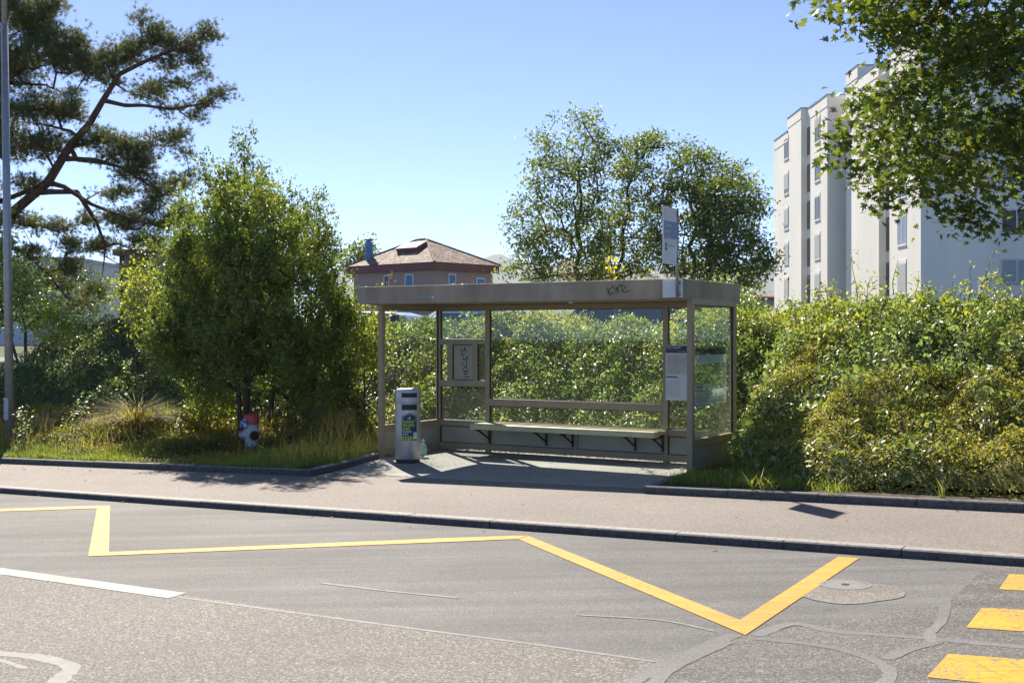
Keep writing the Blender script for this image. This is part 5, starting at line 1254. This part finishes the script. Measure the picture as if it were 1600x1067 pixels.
bgtree(902, 44, [(805, 320), (830, 285), (822, 262), (838, 250), (838, 225), (835, 200), (862, 205), (870, 178), (890, 200), (900, 168), (925, 172), (935, 200), (950, 215), (970, 205), (975, 218), (955, 245), (945, 275), (955, 320), (950, 400), (940, 440), (870, 445), (800, 440), (790, 425), (810, 395), (792, 350)], 250, 21, 'tall slim tree with the highest crown, leftmost of the group behind the shelter', (905, 290), (912, 190), 30)
bgtree(968, 46, [(950, 300), (965, 250), (985, 215), (1005, 208), (1040, 215), (1040, 240), (1030, 300), (1025, 360), (1030, 440), (930, 445), (935, 380), (945, 330)], 150, 22, 'thinner middle-crowned tree, second of the group, left of the bus stop sign', (985, 300), (1000, 225), 32)
bgtree(1080, 45, [(1030, 300), (1045, 250), (1065, 225), (1085, 218), (1112, 235), (1130, 250), (1128, 300), (1120, 360), (1115, 445), (1020, 445), (1015, 380)], 160, 23, 'tree directly behind the bus stop sign, with a rounded top', (1082, 300), (1090, 235), 34)
bgtree(1110, 43, [(1110, 290), (1125, 255), (1150, 262), (1170, 275), (1185, 295), (1196, 320), (1190, 350), (1200, 385), (1210, 400), (1195, 430), (1160, 440), (1185, 455), (1110, 450), (1095, 380), (1100, 330)], 190, 24, 'broad tree at the right end of the group, nearest the white apartment block', (1118, 330), (1130, 275), 34)
# small far tree behind the house
b2 = W(565, 430, 104); b2[2] = 1
att = sample_poly([(530, 420), (535, 398), (550, 388), (568, 380), (582, 385), (590, 398), (575, 420), (550, 430)], 60, 104, 1.5, 31)
make_tree('deciduous_tree', 'small distant tree beside the blue chimney of the pink house', 'tree', b2, [b2, b2+[0, 0, 2]], [-1, 0], att, dict(m=22, spread=.5, size=.36, tm=T_OV, mat=M['l_rowan'], flat=.8, droop=.1, nz=.4), 'bark', .015, step=.6, seed=31, rmax=.15)
# low dark trees at the parking edge, right of the shelter roof
b2 = W(1150, 500, 34); b2[2] = 1.1
att = sample_poly([(1080, 470), (1120, 445), (1160, 455), (1185, 480), (1160, 505), (1100, 510)], 60, 34, .8, 32)
make_tree('round_bush', 'dark rounded bush just right of the shelter roof, in front of the far roof', 'bush', b2, [b2, b2+[0, 0, .4]], [-1, 0], att, dict(m=34, spread=.22, size=.12, tm=T_OV, mat=M['l_mid'], flat=.8, droop=.1, nz=.4), 'bark', .008, step=.3, seed=32, rmax=.06)
# dense row of growth in front of the parked cars seen through the glass
# the big maple hanging in from the right ------------------------------
DM = 13.6
tb = W(1990, 700, 16.0); tb[2] = .6
mnodes = [tb]; mpar = [-1]
def mlimb(pts, parent_idx):
    p = parent_idx
    for (x, y, D_) in pts:
        v = W(x, y, D_); s = mnodes[p]
        for k in range(1, 4): mnodes.append(s+(v-s)*k/3); mpar.append(p); p = len(mnodes)-1
    return p
m0 = mlimb([(1985, 500, 16), (1960, 330, 15.8), (1950, 150, 15.5), (1940, -100, 15.2), (1930, -350, 15.0)], 0)
mlimb([(1860, 120, 15), (1740, 60, 14.4), (1640, 75, 14.0), (1560, 100, 13.7), (1500, 90, 13.5), (1420, 140, 13.4)], 9)
mlimb([(1760, 180, 14.6), (1640, 220, 14.0), (1560, 230, 13.6), (1480, 240, 13.4), (1400, 215, 13.3)], 8)
mlimb([(1800, -120, 14.6), (1600, -60, 14.0), (1450, -30, 13.7), (1340, -10, 13.5)], 11)
mlimb([(1760, 280, 14.4), (1640, 320, 13.8), (1590, 330, 13.5)], 7)
mpoly = [(1275, -5), (1300, 0), (1345, 20), (1395, 60), (1405, 105), (1385, 135), (1350, 158), (1345, 180), (1315, 200), (1335, 222), (1322, 238), (1355, 262), (1382, 280), (1400, 285), (1425, 265), (1450, 280), (1475, 268), (1500, 285), (1515, 315), (1540, 300), (1550, 275), (1585, 250), (1620, 290), (1700, 300), (1800, 250), (1850, 50), (1800, -200), (1600, -330), (1400, -250), (1290, -80)]
att = sample_poly(mpoly, 620, DM, 1.5, 41, False)
att2 = np.array([W(x, y, 12.9+.6*k_) for k_, (x, y) in enumerate([(1265, 12), (1280, 8), (1300, 12)])]+[W(x, y, 13.0) for x, y in [(1304, 236), (1312, 225), (1310, 197), (1330, 178), (1345, 165), (1352, 150), (1378, 302), (1385, 315), (1372, 298), (1508, 350), (1505, 335), (1518, 340), (1430, 300), (1442, 308), (1604, 362), (1325, 255), (1350, 270), (1495, 345), (1525, 315), (1490, 300), (1345, 30), (1365, 40)]])
att = np.concatenate([att, att2])
make_tree('maple_tree', 'large maple whose leafy branches hang into the picture from the upper right', 'tree', tb, mnodes, mpar, att, dict(m=18, spread=.15, size=.080, tm=T_MP, mat=M['l_maple'], flat=.7, droop=.45, nz=.7, mid=1), 'bark', .0032, step=.25, bend=.10, seed=41, rmax=.2, expo=2.1)
# ------------------------------------------------------------------ shoots on top of the hedge
def shoot(px, pyb, pyt, D, dx, seed, label, mat='l_top', sz=.06, name='bramble_shoot', n=20, spreadx=.05, bark='twig'):
    r = np.random.default_rng(seed); b = W(px, pyb, D); tpp = W(px+dx, pyt, D-.2); t = thing(name, tuple(float(v) for v in b), label, 'shoot', 'shoots rising from the hedge top')
    pts = [b+(tpp-b)*k/8+np.array([math.sin(k*.7+seed)*.02, 0, 0]) for k in range(9)]
    mb = MB(); mb.tube(pts, [.008-.0007*k for k in range(9)], 5); mb.build('stem', M[bark], t)
    k = r.random(n)**.8; pos = b+(tpp-b)*k[:, None]+r.normal(size=(n, 3))*spreadx*.6; yd = r.normal(size=(n, 3)); yd[:, 2] += .3; nr = rdir(n, r); nr[:, 2] = abs(nr[:, 2])+.6
    leaves('foliage', pos, yd, nr, sz*(.6+.6*r.random(n)), T_OV, M[mat], t, seed=seed)
for i, q in enumerate([
    (1243, 500, 462, 19.5, -4, 'leafy shoot against the left corner of the white apartment block'),
    (1338, 470, 395, 17.6, -6, 'tall thin shoot left of the third stack of block windows'),
    (1352, 470, 430, 17.4, 10, 'short bushy shoot just right of the tall thin one in front of the white block'),
    (1395, 460, 405, 17.2, 6, 'bare-stemmed shoot below the drooping maple spray'),
    (1432, 470, 428, 17.0, 2, 'straight stub shoot at the foot of the block corner'),
    (1478, 480, 440, 16.8, 12, 'forked yellow shoot right of the block corner'),
    (1512, 480, 415, 16.7, 6, 'upright shoot left of the long arching one'),
    (1520, 480, 395, 16.6, 36, 'longest arching shoot with pale leaves, leaning right before the white wall'),
    (1588, 495, 452, 16.2, 8, 'leafy shoot at the right edge above the navy car'),
    (1215, 490, 470, 19.0, 4, 'small shoot beside the far tiled roof'),
    (1298, 478, 440, 18.0, 3, 'yellowish shoot between the first two window stacks of the block'),
    (1455, 470, 445, 17.0, -8, 'short leaning shoot just right of the block corner stub')]):
    shoot(q[0], q[1], q[2], q[3], q[4], 100+i, q[5], n=26 if i % 3 else 16, spreadx=.07)
for i, (px, py, dx) in enumerate([(1300, 470, 60), (1360, 470, 60), (1470, 478, 60), (1530, 478, 30)]): pass
# saplings poking over the roof
shoot(960, 470, 402, 19.4, -6, 131, 'bright yellow-leaved sapling rising behind the shelter roof', 'l_yellow', .10, 'yellow_sapling', 46, .12)
shoot(892, 470, 408, 19.6, -6, 132, 'withered brown spray above the shelter roof, left of the yellow sapling', 'l_brown', .085, 'withered_spray', 34, .08)
shoot(602, 480, 428, 20.4, 8, 133, 'dry brown seed heads above the left end of the shelter roof', 'l_brown', .05, 'seed_head', 30, .09)
shoot(733, 470, 418, 20.0, 6, 134, 'thin dry stalk above the shelter roof in front of the pink house', 'l_brown', .04, 'dry_stalk', 16, .04)
# moss and leaf litter on the roof
r = np.random.default_rng(140); n = 420; a = np.concatenate([r.uniform(1.2, 2.4, n//2), r.uniform(3.0, 4.9, n//2)]); b = r.uniform(-.2, 1.6, n)
pos = O0[0]*np.array([1, 0, 0])+O0[1]*np.array([0, 1, 0])+a[:, None]*UA+b[:, None]*VA; pos[:, 2] = ZT-.03+.05*r.random(n)
nr = rdir(n, r)*.6; nr[:, 2] = 1; o = leaves('roof_leaf_litter', pos, rdir(n, r, .1, .3), nr, .05+.04*r.random(n), T_OV, M['l_litter'], seed=140); o['kind'] = 'stuff'
# ornamental grass clump and tall weeds on the left verge
def clump(px, py, D, n, h, rad, mat, label, seed, name='grass_clump', wd=.009, bend=.9):
    b = W(px, py, D); r = np.random.default_rng(seed); a_, b_ = ab(b[0], b[1]); z_ = float(mound(np.array([a_]), np.array([b_]))[0][0])-.03; b[2] = z_
    t = thing(name, tuple(float(v) for v in b), label, 'grass' if 'grass' in name else 'weed')
    an = r.random(n)*2*math.pi; rr = rad*r.random(n)**.5; pos = b+np.stack([rr*np.cos(an), rr*np.sin(an), np.zeros(n)], -1)
    out = np.stack([np.cos(an), np.sin(an), np.zeros(n)], -1); yd = out*(.1+1.0*r.random(n)[:, None]); yd[:, 2] = 1
    leaves('blades', pos, yd, out+r.normal(size=(n, 3))*.15, h*(.6+.5*r.random(n)), tmpl_blade(wd, bend), M[mat], t, seed=seed); return t
clump(213, 700, 21.4, 620, .72, .16, 'l_straw', 'arching yellow-green ornamental grass clump lit by the sun on the left verge', 201)
clump(172, 700, 21.8, 260, .5, .2, 'l_straw', 'shorter straw-coloured grass tuft left of the ornamental grass clump', 202)
clump(262, 700, 22.0, 160, .4, .2, 'l_grass', 'green grass tuft right of the ornamental grass clump', 203)
def weed(px, py, D, h, n, sz, mat, label, seed, name='leafy_weed'):
    r = np.random.default_rng(seed); b = W(px, py, D); a_, b_ = ab(b[0], b[1]); b[2] = float(mound(np.array([a_]), np.array([b_]))[0][0])-.02
    t = thing(name, tuple(float(v) for v in b), label, 'weed'); mb = MB(); P2_ = []
    for s in range(5):
        an = r.random()*6.28; tip = b+np.array([math.cos(an)*.18*h, math.sin(an)*.18*h, h*(.6+.4*r.random())]); mb.tube([b, b+(tip-b)*.5+np.array([0, 0, .03]), tip], [.006, .004, .002], 5)
        for k in range(n//5): P2_.append(b+(tip-b)*(.3+.7*r.random())+r.normal(size=3)*.05)
    mb.build('stem', M['twig'], t); P2_ = np.array(P2_); yd = rdir(len(P2_), r, 0, .4); nr = rdir(len(P2_), r)*.6; nr[:, 2] = 1
    if sz > 0: leaves('foliage', P2_, yd, nr, sz*(.6+.6*r.random(len(P2_))), T_OV, M[mat], t, seed=seed)
for i, q in enumerate([
    (38, 700, 20.6, .75, 90, .085, 'l_bramble', 'broad-leaved weed at the foot of the lamp post, on its right'),
    (130, 690, 21.9, .75, 80, .085, 'l_bramble', 'tall broad-leaved weed with pale top leaves, left of the straw-coloured grass'),
    (110, 690, 22.0, .45, 60, .07, 'l_mid', 'shorter leafy weed in front of the dark hedge, left of the tall broad-leaved weed'),
    (285, 700, 21.0, .35, 70, .07, 'l_mid', 'low leafy weed between the grass tuft and the evergreen trunk'),
    (480, 700, 20.5, .5, 60, .05, 'l_mid', 'scraggly weed in the tall grass right of the hydrant'),
    (540, 690, 20.2, .45, 60, .06, 'l_top', 'yellowish weed beside the left shelter post'),
    (440, 700, 20.6, .4, 50, .05, 'l_mid', 'small weed close behind the hydrant on its right')]):
    weed(*q[:7], q[7], 210+i)
def twigs(px, py, D, h, n, label, seed):
    r = np.random.default_rng(seed); b = W(px, py, D); a_, b_ = ab(b[0], b[1]); b[2] = float(mound(np.array([a_]), np.array([b_]))[0][0])-.02
    mb = MB()
    for s in range(n):
        an = r.random()*6.28; tip = b+np.array([math.cos(an)*.5*h*r.random(), math.sin(an)*.3*h, h*(.5+.5*r.random())]); m1 = b+(tip-b)*.5+r.normal(size=3)*.03
        mb.tube([b+r.normal(size=3)*.03, m1, tip], [.005, .004, .002], 4); 
        for _ in range(2): e_ = m1+(tip-m1)*r.random(); mb.tube([e_, e_+r.normal(size=3)*.08+np.array([0, 0, .05])], [.003, .0015], 3)
    o = mb.build('dry_twigs', M['twig']); tag(o, label, 'twigs')
twigs(72, 690, 21.3, .55, 24, 'bare pale twigs between the lamp post weed and the tall broad-leaved weed', 221)
twigs(165, 690, 22.0, .6, 40, 'tangle of dry stems behind the straw-coloured grass tuft', 222)
twigs(500, 700, 20.3, .4, 26, 'dry brown stems in the grass halfway between hydrant and shelter', 223)
def canes(name, n, alo, ahi, tlo, thi, seed, mat, sz, lift=.45):
    r = np.random.default_rng(seed); mb = MB(); Q = []
    for _ in range(n):
        a_ = r.uniform(alo, ahi); t_ = r.uniform(tlo, thi); b_ = float(toe(a_)+t_*bw(a_)); z_ = float(shell(np.array([a_]), np.array([b_]))[0][0])
        d = np.array([r.normal()*.35, -.25-.35*r.random()]); L = .35+.5*r.random(); pts = []
        for k in range(7):
            q = k/6; pa, pb_ = a_+d[0]*L*q, b_+d[1]*L*q; sz_ = float(shell(np.array([pa]), np.array([pb_]))[0][0])
            pts.append(np.array(g(pa, pb_, max(sz_+.02, z_-.1+lift*L*(2.2*q-1.5*q*q)*1.4))))
        mb.tube(pts, [.006-.0006*k for k in range(7)], 4, False)
        m = int(10+L*22); k = r.integers(1, 7, m); base_ = np.array(pts)[k]; Q.append(base_+r.normal(size=(m, 3))*.055)
    Q = np.concatenate(Q); o = mb.build(name, M['twig']); o['kind'] = 'stuff'
    nr = rdir(len(Q), r)*.6; nr[:, 2] += .9; yd = rdir(len(Q), r); yd[:, 2] -= .3
    o2 = leaves(name+'_foliage', Q, yd, nr, sz*(.55+.8*r.random(len(Q))), T_OV, M[mat], seed=seed); o2['kind'] = 'stuff'
canes('bramble_canes', 150, 5.6, 11.5, .25, 1.1, 301, 'l_bramble', .085)
canes('young_shoots', 120, 5.4, 12, .7, 1.1, 302, 'l_top', .07, .55)
canes('ivy_runners', 90, 6.2, 11.5, .02, .45, 303, 'l_ivy', .045, .25)
canes('hedge_canes', 80, 0, 5.4, .35, 1.1, 304, 'l_mid', .07, .5)
canes('hedge_canes', 110, -11, -.4, .2, 1.1, 305, 'l_mid', .075, .5)
# bramble runner trailing over the kerb at the far right
b2 = W(1568, 790, 12.9); b2[2] = float(zs(ab(b2[0], b2[1])[0]))+.05
r = np.random.default_rng(230); t = thing('bramble_runner', tuple(float(v) for v in b2), 'bramble runner with broad leaves spilling over the planter kerb at the far right', 'bramble')
mb = MB(); P2_ = []
for s in range(16):
    px_, py_ = 1520+90*r.random(), 560+180*r.random(); p0 = W(px_, py_, 14.2); p1 = W(px_+30*(r.random()-.5), min(py_+90, 790), 13.3); mb.tube([p0, (p0+p1)/2+np.array([0, -.15, .12]), p1], [.005, .004, .003], 4)
    for k in range(13): P2_.append(p0+(p1-p0)*r.random()+np.array([0, -.12, .05])+r.normal(size=3)*.07)
for k in range(12): P2_.append(np.array(P(1560+25*r.random(), 788+14*r.random()))+np.array([0, 0, .03+.05*r.random()]))
mb.build('stem', M['twig'], t); P2_ = np.array(P2_); yd = rdir(len(P2_), r, -.3, .6); nr = rdir(len(P2_), r)*.6; nr[:, 2] += .9; nr[:, 1] -= .5
leaves('foliage', P2_, yd, nr, .10*(.6+.7*r.random(len(P2_))), T_OV, M['l_bramble'], t, seed=230)
print('objects', len(bpy.data.objects))

# ------------------------------------------------------------------ air
mb = MB(); mb.box(-5500, 5500, -900, 9500, -3.2, 480); hz_ = mb.build('haze', None, center=False) if False else None
me = bpy.data.meshes.new('haze'); me.from_pydata(mb.v, [], mb.f); hm = bpy.data.materials.new('haze_air'); hm.use_nodes = True
n = hm.node_tree.nodes; n.clear(); out = n.new('ShaderNodeOutputMaterial'); pv = n.new('ShaderNodeVolumePrincipled')
pv.inputs['Color'].default_value = (.82, .88, .95, 1); pv.inputs['Density'].default_value = HAZE_D; pv.inputs['Anisotropy'].default_value = .2
hm.node_tree.links.new(pv.outputs[0], out.inputs['Volume']); me.materials.append(hm)
ho = bpy.data.objects.new('haze', me); COL.objects.link(ho); ho['kind'] = 'stuff'
sc.cycles.volume_bounces = 0
